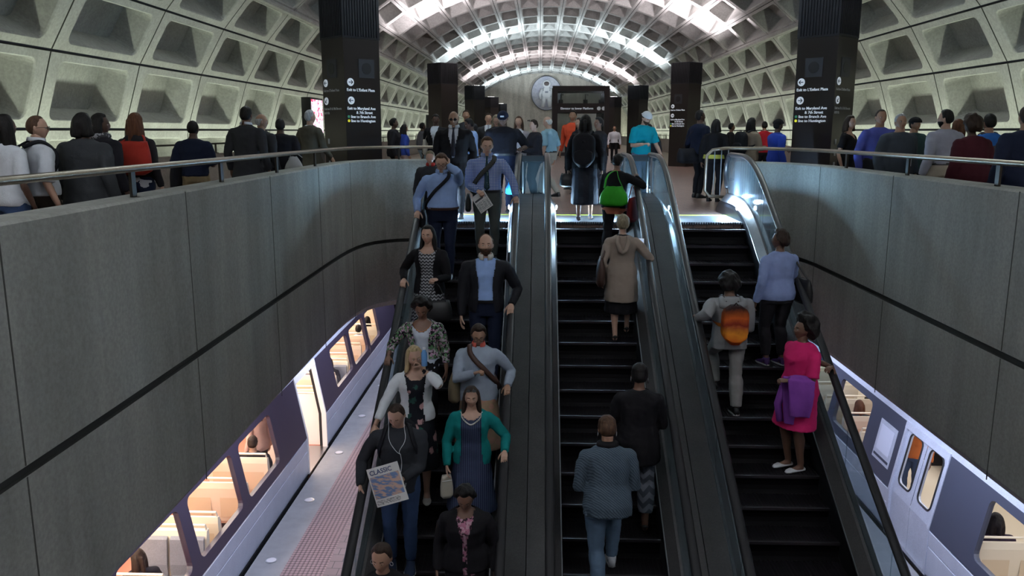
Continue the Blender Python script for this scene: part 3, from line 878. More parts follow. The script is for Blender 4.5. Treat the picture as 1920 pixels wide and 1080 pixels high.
    # inner window-side lining under the sill
    for a, b in zip(edges[::2], edges[1::2]):
        bm = BM(); loft(bm, [[P(d, y, z) for d, z in ((.075, ZL), (.10, ZL), (.13, ZS+.05), (.075, ZS+.05))] for y in (a+.02, b-.02)]); part('inner_lining', bm, m_cream)
    # doors
    for i, (a, b) in enumerate(doors):
        bm = BM()
        # door frame jambs and sill
        for ya, yb in ((a-.005, a+.05), (b-.05, b+.005)):
            loft(bm, [[P(d, y, z) for d, z in ((-.012, ZL), (-.012, ZS), (.188, ZT), (.27, ZT), (.08, ZS), (.08, ZL))] for y in (ya, yb)])
        loft(bm, [[P(d, y, z) for d, z in ((.165, ZT-.09), (.188, ZT+.02), (.27, ZT+.02), (.25, ZT-.09))] for y in (a, b)])
        bmesh.ops.recalc_face_normals(bm, faces=bm.faces); part('door_frame', bm, m_white_int if doors_open else m_alu)
        bm = BM(); box(bm, *sorted((P(-.02,0,0).x, P(.5,0,0).x)), a-y0, b-y0, -.03, .012); part('door_sill', bm, m_steel)
        if doors_open:
            for ya, yb in ((a-.02, a+.03), (b-.03, b+.02)):
                bm = BM(); loft(bm, [[P(d, y, z) for d, z in ((.10, ZL+.02), (.10, ZS), (.29, ZT), (.33, ZT), (.14, ZS), (.14, ZL+.02))] for y in (ya, yb)]); part('door_leaf', bm, m_gap)
        else:
            ym = (a+b)/2
            for ya, yb in ((a+.05, ym-.006), (ym+.006, b-.05)):
                bm = BM(); w0, w1, zz0, zz1 = ya+.11, yb-.11, ZW0+.02, ZW1
                seg = 4; w = yb-ya
                def pw(y, z, d): return P((.03 if z <= ZS else .03+lean(z))+d, y, z)
                loft(bm, [[pw(y, z, d) for y, z in ((ya, ZL+.01), (yb, ZL+.01), (yb, ZS), (ya, ZS))] for d in (0, .04)])
                # upper part with rounded window
                zc = (ZS+ZT)/2; hz = (ZT-ZS)/2; r0 = []
                for cy, cz in ((yb, ZT), (ya, ZT), (ya, ZS), (yb, ZS)): r0 += [bm.verts.new(pw(cy, cz+1e-6, 0))]*(seg+1)
                rr_ = [((w0+w1)/2+x, (zz0+zz1)/2+z) for x, z in rrect(w1-w0, zz1-zz0, .09, seg)]
                r1 = [bm.verts.new(pw(y, z, 0)) for y, z in rr_]; r2 = [bm.verts.new(pw(y, z, .04)) for y, z in rr_]
                for A, B in ((r0, r1), (r1, r2)):
                    n = len(A)
                    for j in range(n):
                        k = (j+1) % n; q = []
                        for v_ in (A[j], A[k], B[k], B[j]):
                            if v_ not in q: q.append(v_)
                        if len(q) > 2: bm.faces.new(q)
                bmesh.ops.recalc_face_normals(bm, faces=bm.faces)
                lf = part('door_leaf', bm, m_alu)
                bm = BM(); tube(bm, [pw(y, z, -.004) for y, z in rr_], .014, 6, closed=True); obj('window_gasket', bm, m_gap, lf)
                bm = BM(); loft(bm, [[pw(y, z, .02+d) for y, z in rr_] for d in (0, .006)]); obj('door_window', bm, m_glass_clear, lf)
    # seats: benches across, on the window side and on the far side of the aisle
    for (yy, face, mt, sides) in seat_rows:
        for sd in sides:
            d0, d1 = ((.14, 1.12) if sd == 0 else (1.85, 2.85))
            bm = BM(); sg = face
            # back: gently reclined slab, rounded top
            pr = []
            prof = [(0, .36), (-.03*sg, .60), (-.07*sg, .92), (-.10*sg, 1.02), (-.16*sg, 1.03), (-.17*sg, .94), (-.12*sg, .40), (-.08*sg, .34)]
            loft(bm, [[P(d, yy+py, ZL+pz) for py, pz in prof] for d in (d0, d0+.03, d1-.03, d1)], True, 0)
            bmesh.ops.recalc_face_normals(bm, faces=bm.faces)
            s_ = part('seat_back', bm, m_cream if mt == 'c' else m_cream)
            # upholstered cushions in two halves
            m_ = {'b': m_seat_blue, 'r': m_seat_red, 'c': m_seat_red}[mt]
            for q in (0, 1):
                da = d0+.02+q*(d1-d0)/2; db = da+(d1-d0)/2-.04
                bm = BM(); 
                bp = [(0.0*sg, .42), (.035*sg-.03*sg, .60), (-.03*sg+.03*sg, .95), (-.08*sg, .985), (-.07*sg, .93), (-.035*sg, .60), (-.01*sg, .42)]
                bp = [(.01*sg, .42), (.02*sg, .60), (-.03*sg, .93), (-.07*sg, .965), (-.06*sg, .9), (-.02*sg, .6), (-.0*sg, .42)]
                loft(bm, [[P(d, yy+py+.012*sg, ZL+pz) for py, pz in bp] for d in (da, db)]); bmesh.ops.recalc_face_normals(bm, faces=bm.faces); obj('back_cushion', bm, m_, s_)
                bm = BM(); y_a, y_b = sorted((yy+.02*sg, yy+.47*sg)); xa, xb = sorted((P(da,0,0).x, P(db,0,0).x)); box(bm, xa, xb, y_a-y0, y_b-y0, .37, .46, 0, .03); obj('seat_cushion', bm, m_, s_)
                # recessed panel on the rear of the back
                bm = BM(); loft(bm, [[P(d, yy-.152*sg-.004*sg*k, ZL+z) for d, z in ((da+.05, .48), (db-.05, .48), (db-.05, .84), (da+.05, .84))] for k in (0, 1)]); bmesh.ops.recalc_face_normals(bm, faces=bm.faces); obj('back_panel', bm, mat('seat_back_panel', (.66,.52,.36), .5), s_)
            bm = BM(); tube(bm, [P(d0+.02, yy-.13*sg, ZL+1.02), P(d0+.03, yy-.13*sg, ZL+1.09), P(d1-.04, yy-.13*sg, ZL+1.09), P(d1-.02, yy-.13*sg, ZL+1.02)], .017, 8); obj('grab_rail', bm, mat('pale_grab_rail', (.8,.72,.6), .35, .3), s_)
            bm = BM(); ya, yb = sorted((yy+.05*sg, yy+.4*sg)); xa, xb = sorted((P(d0+.05,0,0).x, P(d1-.1,0,0).x)); box(bm, xa, xb, ya-y0, yb-y0, 0, .36); obj('seat_base', bm, m_gap, s_)
    if doors_open:
        a, b = doors[0]
        for yy, nm in ((b+.10, 'windscreen_panel'), (a-.12, 'windscreen_panel')):
            bm = BM(); loft(bm, [[P(d, yy+q, z) for d, z in ((.13, ZL), (1.05, ZL), (1.05, ZL+1.05), (.13, ZL+1.05))] for q in (-.015, .015)]); wp = part(nm, bm, m_white_int)
            bm = BM(); tube(bm, [P(.16, yy, ZL+1.08), P(1.06, yy, ZL+1.08), P(1.06, yy, ZL+2.1)], .018, 8); obj('grab_pole', bm, m_steel, wp)
            bm = BM(); loft(bm, [[P(d, yy+q, z) for d, z in ((2.0, ZL), (2.9, ZL), (2.9, ZL+1.05), (2.0, ZL+1.05))] for q in (-.015, .015)]); part(nm, bm, m_white_int)
    if poster:
        ya, yb, za, zb = poster
        bm = BM(); loft(bm, [[P(lean(z)-d, y, z) for y, z in ((ya, za), (yb, za), (yb, zb), (ya, zb))] for d in (.002, .010)]); bmesh.ops.recalc_face_normals(bm, faces=bm.faces); po = part('notice_plate', bm, m_alu)
        for t0 in (.12,):
            bm = BM(); loft(bm, [[P(lean(z)-d, y, z) for y, z in ((ya+.08, za+.16), (yb-.08, za+.16), (yb-.08, zb-.07), (ya+.08, zb-.07))] for d in (.010, .014)]); bmesh.ops.recalc_face_normals(bm, faces=bm.faces); obj('notice_face', bm, mat('notice_face', (.6,.62,.72), .5), po)
            bm = BM(); loft(bm, [[P(lean(z)-d, y, z) for y, z in ((ya+.04, za+.05), (yb-.04, za+.05), (yb-.04, za+.09), (ya+.04, za+.09))] for d in (.010, .014)]); obj('notice_line', bm, m_bandR, po)
    return root
LW = [(2.2+1.75*k, 2.2+1.75*k+1.42) for k in (0, 1, 2)] + [(7.62, 9.12), (9.38, 10.86), (11.13, 12.55)] + [(16.42, 17.90), (18.14, 19.6), (19.85, 21.1), (24.4, 25.8)]
seatsL = [(15.95, 1, 'r', (0, 1)), (4.6, 1, 'r', (0, 1)), (5.5, 1, 'b', (0, 1)), (6.4, 1, 'b', (0, 1)), (7.75, 1, 'r', (0, 1)), (8.75, 1, 'r', (0, 1)), (9.72, -1, 'b', (0, 1)), (10.35, 1, 'c', (0, 1)), (11.45, 1, 'c', (0, 1)), (12.4, 1, 'c', (0,)),
          (16.9, 1, 'b', (0, 1)), (17.75, -1, 'b', (0, 1)), (18.5, 1, 'c', (0, 1)), (19.4, 1, 'c', (0, 1)), (20.4, 1, 'b', (0, 1)), (21.4, 1, 'c', (0, 1))]
trainL = train('train_car', 1, -4.22, 1.0, 23.5, [w_ for w_ in LW if w_[1] < 23], [(13.98, 15.32)], 'silver train car at the left platform with its door standing open', seatsL, m_band, m_glow, True)
RWn = [(4.6, 6.1), (6.4, 7.8), (8.2, 9.75), (13.42, 14.85), (15.1, 16.55), (16.8, 18.2)]
seatsR = [(7.2, 1, 'c', (0, 1)), (8.4, 1, 'b', (0, 1)), (10.0, 1, 'c', (0, 1)), (13.9, 1, 'r', (0, 1)), (14.7, 1, 'c', (0, 1)), (15.7, 1, 'b', (0, 1)), (16.6, 1, 'b', (0, 1)), (17.6, 1, 'b', (0, 1))]
trainR = train('train_car', -1, 5.5, 1.0, 23.5, RWn, [(10.82, 12.18), (20.0, 21.3)], 'silver train car passing on the right track with closed doors', seatsR, m_bandR, m_glowR, False, poster=(12.36, 12.98, -3.92, -3.28))
# small round lights set in the granite edge
for i, y in enumerate([8.9, 10.9, 12.9, 15.0, 17.1, 19.3, 21.5]):
    root = empty('platform_edge_light', (EL+.25, y, ZL), 0, 'round light in the granite platform edge, %s the viewer' % ['nearest to', 'second from', 'third from', 'fourth from', 'fifth from', 'sixth from', 'farthest from'][i], 'light', 'round lights in the platform edge')
    bm = BM(); disc_prism(bm, (0, 0), .085, 0, .006, 20); obj('bezel', bm, m_steel, root)
    bm = BM(); disc_prism(bm, (0, 0), .068, .004, .009, 20); obj('lens', bm, mat('pale_lens', (.62,.58,.58), .3), root)
# ================================================================== people
def hairmat(name, c, rough=.55):
    def f(nt, b):
        v = coords(nt, 'Object', (60, 60, 6)); n = noise_tex(nt, v, 1, 3)
        nt.links.new(ramp(nt, n, [(.3, tuple(x*.6 for x in c)), (.7, tuple(min(1, x*1.5) for x in c))]), b.inputs['Base Color'])
        bump(nt, b, n, .6, .01)
    return mat(name, c, rough, build=f, spec=.2)
HAIR = dict(black=hairmat('black_hair', (.012,.010,.010)), dark=hairmat('dark_brown_hair', (.030,.018,.013)), brown=hairmat('brown_hair', (.075,.04,.024)), auburn=hairmat('auburn_hair', (.10,.040,.020)),
            blond=hairmat('blond_hair', (.36,.27,.15)), ash=hairmat('ash_blond_hair', (.22,.18,.12)), grey=hairmat('grey_hair', (.36,.36,.37)), white=hairmat('white_hair', (.55,.54,.52)))
SK = dict(pale=(.56,.36,.28), fair=(.48,.29,.21), tan=(.36,.20,.13), brown=(.17,.085,.055), dark=(.085,.042,.028))
def skin(k):
    c = SK[k]
    def f(nt, b):
        n = noise_tex(nt, coords(nt), 9, 3); nt.links.new(ramp(nt, n, [(.3, tuple(x*.88 for x in c)), (.7, tuple(min(1, x*1.08) for x in c))]), b.inputs['Base Color'])
        b.inputs['Subsurface Weight'].default_value = 0.0
    return mat(k+'_skin', c, .5, build=f)
m_eye = mat('eye_white', (.6,.58,.55), .3); m_iris = mat('dark_iris', (.02,.014,.01), .2)
def lipm(k): c = SK[k]; return mat(k+'_lips', (c[0]*.85, c[1]*.62, c[2]*.62), .4)
def cloth(name, c, c2=None, rough=.85, scale=40, pat=None, cc=None, ps=1.0):
    """woven cloth; pat: check / zigzag / floral / stripe / knit / pin"""
    if name in MC: return MC[name]
    c2 = c2 or tuple(x*1.25+.001 for x in c)
    def f(nt, b):
        v = coords(nt); n = noise_tex(nt, v, 5, 4); fine = noise_tex(nt, v, 220, 2)
        col = ramp(nt, n, [(.3, c), (.7, c2)])
        if pat == 'check':
            masks = []
            for ax in ('X', 'Z'):
                w_ = N(nt, 'ShaderNodeTexWave', wave_type='BANDS', bands_direction=ax); w_.inputs['Scale'].default_value = 15*ps; nt.links.new(v, w_.inputs['Vector'])
                masks.append(ramp(nt, w_.outputs['Fac'], [(.70, (0,0,0)), (.80, (1,1,1))]))
            mm = N(nt, 'ShaderNodeMix', data_type='RGBA', blend_type='LIGHTEN'); mm.inputs[0].default_value = 1
            nt.links.new(masks[0], mm.inputs[6]); nt.links.new(masks[1], mm.inputs[7]); col = mixc(nt, mm.outputs[2], col, cc)
        elif pat == 'zigzag':
            s_ = N(nt, 'ShaderNodeSeparateXYZ'); nt.links.new(v, s_.inputs[0])
            a = N(nt, 'ShaderNodeMath', operation='PINGPONG'); nt.links.new(s_.outputs[0], a.inputs[0]); a.inputs[1].default_value = .022/ps
            d = N(nt, 'ShaderNodeMath', operation='ADD'); nt.links.new(s_.outputs[2], d.inputs[0]); nt.links.new(a.outputs[0], d.inputs[1])
            q = N(nt, 'ShaderNodeMath', operation='PINGPONG'); nt.links.new(d.outputs[0], q.inputs[0]); q.inputs[1].default_value = .02/ps
            m = N(nt, 'ShaderNodeMath', operation='MULTIPLY'); nt.links.new(q.outputs[0], m.inputs[0]); m.inputs[1].default_value = 50*ps
            col = mixc(nt, ramp(nt, m.outputs[0], [(.45, (0,0,0)), (.55, (1,1,1))]), col, cc)
        elif pat in ('floral', 'sparse'):
            for i, k_ in enumerate(cc):
                vo = N(nt, 'ShaderNodeTexVoronoi', feature='F1'); vo.inputs['Scale'].default_value = (13 if pat == 'floral' else 7)*ps; vo.inputs['Randomness'].default_value = 1
                mp = N(nt, 'ShaderNodeMapping'); mp.inputs['Location'].default_value = (i*3.3, i*1.7, i*2.1); nt.links.new(v, mp.inputs['Vector']); 
                wn = N(nt, 'ShaderNodeTexNoise'); wn.inputs['Scale'].default_value = 30; nt.links.new(mp.outputs[0], wn.inputs['Vector'])
                ad = N(nt, 'ShaderNodeVectorMath', operation='MULTIPLY_ADD'); nt.links.new(wn.outputs['Color'], ad.inputs[0]); ad.inputs[1].default_value = (.06,)*3; nt.links.new(mp.outputs[0], ad.inputs[2])
                nt.links.new(ad.outputs[0], vo.inputs['Vector'])
                th = (.40 if pat == 'floral' else .26)
                col = mixc(nt, ramp(nt, vo.outputs['Distance'], [(th, (1,1,1)), (th+.06, (0,0,0))]), col, k_)
        elif pat in ('stripe', 'pin', 'knit'):
            w_ = N(nt, 'ShaderNodeTexWave', wave_type='BANDS', bands_direction='X' if pat != 'knit' else 'DIAGONAL'); w_.inputs['Scale'].default_value = (14 if pat != 'knit' else 20)*ps
            if pat == 'knit': w_.inputs['Distortion'].default_value = 3; w_.inputs['Detail'].default_value = 2
            nt.links.new(v, w_.inputs['Vector']); col = mixc(nt, ramp(nt, w_.outputs['Fac'], [(.5, (0,0,0)), (.8, (1,1,1))]), col, cc)
        elif pat == 'sunset':
            s_ = N(nt, 'ShaderNodeSeparateXYZ'); nt.links.new(v, s_.inputs[0]); ad = N(nt, 'ShaderNodeMath', operation='MULTIPLY_ADD'); nt.links.new(n, ad.inputs[0]); ad.inputs[1].default_value = .16; nt.links.new(s_.outputs[2], ad.inputs[2])
            col = ramp(nt, ad.outputs[0], [(-.0, (.05,.01,.01)), (.05, (.45,.05,.02)), (.12, (.75,.13,.02)), (.2, (.85,.30,.03)), (.3, (.25,.03,.02)), (.38, (.6,.12,.02)), (.5, (.03,.01,.01))])
        nt.links.new(col, b.inputs['Base Color'])
        ad = N(nt, 'ShaderNodeMath', operation='MULTIPLY_ADD'); nt.links.new(n, ad.inputs[0]); ad.inputs[1].default_value = 3.0; nt.links.new(fine, ad.inputs[2])
        bump(nt, b, ad.outputs[0], .35, .012)
    return mat(name, c, rough, build=f, spec=.12)

# ---- head, built once per resolution
def head_pts(u, v):
    """u azimuth (0 = front +Y), v from 0 (under) to pi (crown); metres for a 0.235 m head"""
    a = v; x = sin(a)*sin(u); y = sin(a)*cos(u); z = -cos(a)
    rx, rz = .0765, .118; ry = .098 if y < 0 else .094
    X, Y, Z = x*rx, y*ry, z*rz
    low = ss(-.1, -1.0, z)
    X *= 1-.36*low; 
    if y < 0: Y *= 1-.52*ss(-.05, -.9, z)
    else: Y *= 1-.10*low
    Y += -.006+ .012*low*(1 if y > 0 else 0)
    if z > 0: X *= 1+.05*sin(pi*min(1, z))
    if y > 0:
        g = lambda x0, z0, sx, sz: math.exp(-((X-x0)/sx)**2-((Z-z0)/sz)**2)
        Y -= .010*(g(-.031, .000, .017, .013)+g(.031, .000, .017, .013))      # eye sockets
        Y += .005*(g(-.03, .021, .022, .009)+g(.03, .021, .022, .009))        # brow
        Y += .010*g(0, -.004, .008, .018)+.015*g(0, -.027, .0115, .012)+.005*(g(-.013, -.033, .007, .007)+g(.013, -.033, .007, .007))
        Y += .0075*g(0, -.058, .022, .0065)+.0065*g(0, -.069, .019, .006)-.004*g(0, -.0635, .024, .0025)
        Y += .008*g(0, -.100, .020, .014)-.003*g(0, -.083, .02, .006)
        Y += .005*(g(-.042, -.025, .018, .02)+g(.042, -.025, .018, .02))
    return V((X, Y, Z))
def make_head(nu, nv_):
    bm = BM(); rings = []
    for i in range(1, nv_):
        v = pi*i/nv_; r = []
        for j in range(nu):
            t = 2*pi*j/nu
            u = t - .38*sin(t)          # denser at the face
            r.append(head_pts(u, v))
        rings.append(r)
    vr = loft(bm, rings, True, 0)
    for f in bm.faces:
        c = f.calc_center_median(); f.smooth = True
        if c.y > .07 and abs(c.x) < .020 and -.071 < c.z < -.055: f.material_index = 3
        if c.y > .05 and .017 < abs(c.x) < .046 and .016 < c.z < .025: f.material_index = 4
    n0 = len(bm.faces)
    for s in (-1, 1):
        ellipsoid(bm, (s*.031, .0725, .000), (.0125, .0120, .0080), 12, 8, 1)
        ellipsoid(bm, (s*.031, .0800, -.001), (.0055, .0052, .0055), 10, 6, 2)
        ellipsoid(bm, (s*.031, .0748, .0055), (.0145, .0125, .0066), 10, 6, 0)     # upper lid
        R = Matrix.Rotation(s*.35, 3, 'Z') @ Matrix.Rotation(-.15, 3, 'X')
        ellipsoid(bm, (s*.0755, -.008, -.006), (.007, .018, .031), 10, 8, 0, R)
        ellipsoid(bm, (s*.082, -.014, -.002), (.005, .013, .024), 8, 6, 0, R)
    for f in bm.faces: f.smooth = True
    bmesh.ops.recalc_face_normals(bm, faces=bm.faces)
    me = bpy.data.meshes.new('head'); bm.to_mesh(me); bm.free(); return me
HEAD_HI = make_head(56, 44); HEAD_LO = make_head(28, 22)

def remesh_bm(bm, vox, smooth=2, fac=.5):
    """voxel union of overlapping closed shapes -> one continuous surface (bmesh)"""
    bmesh.ops.recalc_face_normals(bm, faces=bm.faces)
    me = bpy.data.meshes.new('tmp'); bm.to_mesh(me); bm.free()
    o = bpy.data.objects.new('tmp', me); TMP.objects.link(o)
    r = o.modifiers.new('r', 'REMESH'); r.mode = 'VOXEL'; r.voxel_size = vox; r.use_smooth_shade = True
    if smooth: s = o.modifiers.new('s', 'SMOOTH'); s.iterations = smooth; s.factor = fac
    dg = bpy.context.evaluated_depsgraph_get(); me2 = bpy.data.meshes.new_from_object(o.evaluated_get(dg))
    bpy.data.objects.remove(o); bpy.data.meshes.remove(me)
    out = bmesh.new(); out.from_mesh(me2); bpy.data.meshes.remove(me2)
    return out
TMP = COL
def append_mesh(bm, me, M, mi=None, flip=False):
    vm = [bm.verts.new(M @ v.co) for v in me.vertices]
    for p in me.polygons:
        ids = list(p.vertices)
        if flip: ids.reverse()
        try:
            f = bm.faces.new([vm[i] for i in ids]); f.smooth = True; f.material_index = p.material_index if mi is None else mi
        except ValueError: pass

def wrinkle(bm, amp=.006, seed=0.):
    bm.normal_update()
    mv = []
    for v in bm.verts:
        p = v.co; q = V((p.x*9+seed, p.y*9, p.z*14+p.x*5)); n = mnoise.noise(q)+.5*mnoise.noise(q*2.3)
        mv.append((v, v.normal*(amp*n)))
    for v, d in mv: v.co += d
    return bm
# ---- hands: wrist at origin, fingers along +Y, palm faces -Z, thumb on +X side (a left hand seen from above)
def make_hand(curl, spread, thumb, vox):
    bm = BM()
    # palm
    rings = []
    for y, w, t in ((-.02, .024, .019), (.0, .027, .019), (.03, .036, .0165), (.06, .041, .0145), (.085, .039, .012), (.094, .034, .009)):
        rings.append([(w*cos(2*pi*k/12), y, t*sin(2*pi*k/12)) for k in range(12)])
    loft(bm, rings)
    for i, (x, ln, r) in enumerate(((.029, .070, .0088), (.0095, .079, .0092), (-.010, .073, .0088), (-.028, .058, .0078))):
        p = V((x, .082, 0)); a = 0; pts = [V((x*.8, .06, 0)), p.copy()]
        sx = spread*(x)*4
        c_ = curl[i] if isinstance(curl, (list, tuple)) else curl
        for sgm, q in ((.46, .75), (.30, 1.0), (.24, .75)):
            a += c_*q; p = p + V((sx*ln*sgm, ln*sgm*cos(a), -ln*sgm*sin(a))); pts.append(p.copy())
        tube(bm, pts, [r*1.05, r*1.05, r, r*.92, r*.72], 8, hint=(1, 0, 0))
        ellipsoid(bm, pts[-1], (r*.74,)*3, 8, 6)
    ta, tc = thumb
    p = V((.026, .018, -.004)); d = V((sin(ta), cos(ta), -tc*.5)).normalized(); p1 = p+d*.036; d2 = V((sin(ta*.7), cos(ta*.7), -tc)).normalized(); p2 = p1+d2*.030; p3 = p2+V((sin(ta*.4), cos(ta*.4), -tc*1.3)).normalized()*.024
    tube(bm, [V((.008, .010, -.002)), p, p1, p2, p3], [.016, .0145, .0115, .0105, .0075], 8, hint=(0, 0, 1)); ellipsoid(bm, p3, (.0076,)*3, 8, 6)
    b = remesh_bm(bm, vox, 1, .5); me = bpy.data.meshes.new('hand'); b.to_mesh(me); b.free(); return me
HANDS = {}
def hand(kind, far):
    k = (kind, far)
    if k not in HANDS:
        v = .0062 if far else .0040
        HANDS[k] = {'relax': lambda: make_hand([.28, .36, .42, .48], .3, (.5, .5), v), 'grip': lambda: make_hand([1.0, 1.05, 1.08, 1.1], .05, (.45, 1.5), v),
                    'rail': lambda: make_hand([.42, .48, .52, .58], .55, (.9, .9), v), 'flat': lambda: make_hand([.15, .15, .18, .2], .5, (.7, .4), v)}[kind]()
    return HANDS[k]

def ik(a, b, l1, l2, hint):
    """two bone chain; returns joint and (possibly clamped) end"""
    d = b-a; L = d.length; mx = (l1+l2)*.995
    if L > mx: d = d*(mx/L); b = a+d; L = mx
    if L < abs(l1-l2)+.01: L = abs(l1-l2)+.01; d = d.normalized()*L; b = a+d
    x = (l1*l1-l2*l2+L*L)/(2*L); h = sqrt(max(0, l1*l1-x*x)); n = d.normalized()
    hv = V(hint)-n*n.dot(V(hint)); hv.normalize()
    return a+n*x+hv*h, b
class Person: pass
def frame(o, x, y, z): return Matrix(((x.x, y.x, z.x, o.x), (x.y, y.y, z.y, o.y), (x.z, y.z, z.z, o.z), (0, 0, 0, 1)))

def person(loc, face, H=1.72, label='', far=0, sex='m', b=1.0, belly=0., sk='fair', lean=0., side=0., twist=0.,
           head=(0., 0., 0.), hair=('short', 'dark'), feet=None, arms=None, top=None, bottom=None, jacket=None, shoes=None,
           beard=None, glasses=None, hat=None, group=None, sit=False, extras=(), hide_legs=False, neckline=0., collar=None, tie=None, belt=None):
    """loc: ground point (z of the tread or floor). face: heading in degrees, 0 = away (+Y), 180 = towards the viewer, 90 = facing left (-X).
    local frame: +Y forward, +X the person's right-hand side... (x right)"""
    P = Person(); f = 1 if sex == 'f' else 0
    root = empty('person', loc, radians(face), label, 'person', group); P.root = root; P.H = H
    vox = (.0135, .019, .026)[far]
    # ---------------- skeleton in local space
    hipz = .540*H
    if sit: hipz = .47
    feet = feet or {}
    fl = V(feet.get('l', (-.09, .02, 0))); fr = V(feet.get('r', (.09, -.02, 0)))
    drop = 0
    hip = V((side*.0, feet.get('hy', (fl.y+fr.y)/2 if not sit else -.05), hipz + min(fl.z, fr.z)*.0 - feet.get('drop', .012)*H))
    ln, sd = radians(lean), radians(side)
    up = V((sin(sd), sin(ln)*cos(sd), cos(ln)*cos(sd))).normalized()
    tw = radians(twist); rt = V((cos(tw), sin(tw), 0)); rt = (rt-up*rt.dot(up)).normalized(); fw = up.cross(rt)
    TL = .300*H; sh = hip+up*TL                         # base of the neck
    P.hip, P.up, P.rt, P.fw, P.sh, P.TL = hip, up, rt, fw, sh, TL
    shw = (.108 if f else .121)*H*(.5+.5*b)
    # head
    hp, hy, hr = [radians(a) for a in head]
    Rh = Matrix.Rotation(tw*.6+hy, 3, 'Z') @ Matrix.Rotation(-(ln*.5)-hp, 3, 'X') @ Matrix.Rotation(hr, 3, 'Y')
    hs = H/1.75*(.97 if f else 1.0)*1.0
    nk = sh+up*.011*H+fw*.008*H
    hc = nk + (up*.55+Rh@V((0,0,1))*.45).normalized()*.049*H + Rh@V((0, .012, .052))*hs
    P.hc, P.Rh, P.hs = hc, Rh, hs
    arms = arms or {}
    J = {}
    l1, l2 = .168*H, .148*H
    for s, k in ((-1, 'l'), (1, 'r')):
        S = sh - up*.050*H + rt*s*shw; a = arms.get(k, 'down')
        hint = V((s*.35, -1, -.25)); hk = 'relax'
        if a == 'down': T = S+V((s*.045*H, .02*H, -.30*H))+up*0
        elif a == 'swingf': T = S+V((s*.03*H, .13*H, -.27*H))
        elif a == 'swingb': T = S+V((s*.04*H, -.10*H, -.28*H))
        elif a == 'bent': T = hip+V((s*.09*H, .17*H, .10*H)); hk = 'grip'; hint = V((s*.5, -1, -.6))
        elif a == 'chest': T = hip+up*.17*H+fw*.16*H+rt*s*.02*H; hk = 'grip'; hint = V((s*1., -.3, -.8))
        elif a == 'ear': T = hc+Rh@V((s*.10, .03, -.03)); hk = 'grip'; hint = V((s*1., .5, -1))
        elif a == 'mouth': T = hc+Rh@V((s*.045, .14, -.09)); hk = 'grip'; hint = V((s*1., .2, -1))
        else:
            T = V(a[0]) if not a[0] == 'w' else None
            if T is None: T = root_inv(root) @ V(a[1])
            hk = a[-1] if isinstance(a[-1], str) else 'relax'
            hint = V((s*.7, -.8, -.6))
        E, W = ik(S, T, l1, l2, hint)
        J[k] = (S, E, W, hk)
    for s, k, ft in ((-1, 'l', fl), (1, 'r', fr)):
        hj = hip + V((s*.050*H*b, 0, -.01*H)); an = ft+V((0, -.03*H*0, .045*H))
        if an.z > hj.z-.02: an.z = hj.z-.02
        K_, A_ = ik(hj, an, .245*H, .238*H, V((s*.08, 1, .05)))
        J['h'+k] = (hj, K_, A_)
    P.J = J
    def rw(w): return root.matrix_world @ w
    # ---------------- torso sections
    def ring(c, x, y, w, d, n=16, sq=2.3):
        out = []
        for i in range(n):
            a = 2*pi*i/n; ca, sa = cos(a), sin(a)
            out.append(c + x*w*(abs(ca)**(2/sq))*(1 if ca >= 0 else -1) + y*d*(abs(sa)**(2/sq))*(1 if sa >= 0 else -1))
        return out
    zx = V((1, 0, 0))
    bd = b**.9
    prof = [(-.20, .060, .052, 0), (-.10, .090, .066, 0), (0, .101 if f else .094, .070, -.004), (.18, .094 if f else .088, .064, 0), (.36, (.076 if f else .083), .056, 0), (.55, (.082 if f else .092), .062, .004), (.70, (.088 if f else .101), (.070 if f else .067), .008 if f else .004), (.84, .092 if f else .104, .058, .0), (.93, .076 if f else .088, .048, -.004), (.98, .056 if f else .066, .040, -.005), (1.02, .036, .034, -.004)]
    def torso_rings(g=0., t0=-9, t1=9, hem=None, flare=0., bk=1.0):
        """g: extra radius in metres"""
        out = []
        pr = [p for p in prof if t0 <= p[0] <= t1]
        for tt in (t0, t1):
            for p, q in zip(prof, prof[1:]):
                if p[0] < tt < q[0]:
                    k = (tt-p[0])/(q[0]-p[0]); e = tuple(p[j]+(q[j]-p[j])*k for j in range(4)); pr = [e]+pr if tt == t0 else pr+[e]
        for t, w, d, dy in pr:
            if t < 0 and g > 0: w = max(w, .098 if f else .092); d = max(d, .068)
            bl = belly*math.exp(-((t-.25)/.28)**2)
            x = rt.lerp(zx, max(0, min(1, .3-t))) if t < .3 else rt
            out.append(ring(hip+up*TL*t+fw*(dy*H+bl*.5), x.normalized(), fw, w*H*bd+g+bl*.35, d*H*bd+g+bl*.6))
        return out
    P.torso_rings = torso_rings
    def surf(t, ang, g=.012):
        """point on the torso skin; ang 0 = front, 90 = the person's right"""
        a = radians(ang)
        pr = prof
        for p, q in zip(pr, pr[1:]):
            if p[0] <= t <= q[0]:
                k = (t-p[0])/(q[0]-p[0]); w = p[1]+(q[1]-p[1])*k; d = p[2]+(q[2]-p[2])*k; dy = p[3]+(q[3]-p[3])*k; break
        else: w, d, dy = pr[-1][1], pr[-1][2], 0
        bl = belly*math.exp(-((t-.25)/.28)**2)
        return hip+up*TL*t+fw*(dy*H+bl*.5)+rt*(w*H*bd+g+bl*.35)*sin(a)+fw*(d*H*bd+g+bl*.6)*cos(a)
    P.surf = surf
    def W_(p): return root_mat(root) @ p
    P.W = W_
    sm = {'m': 1., 'f': .86}[sex]*(.45+.55*b)
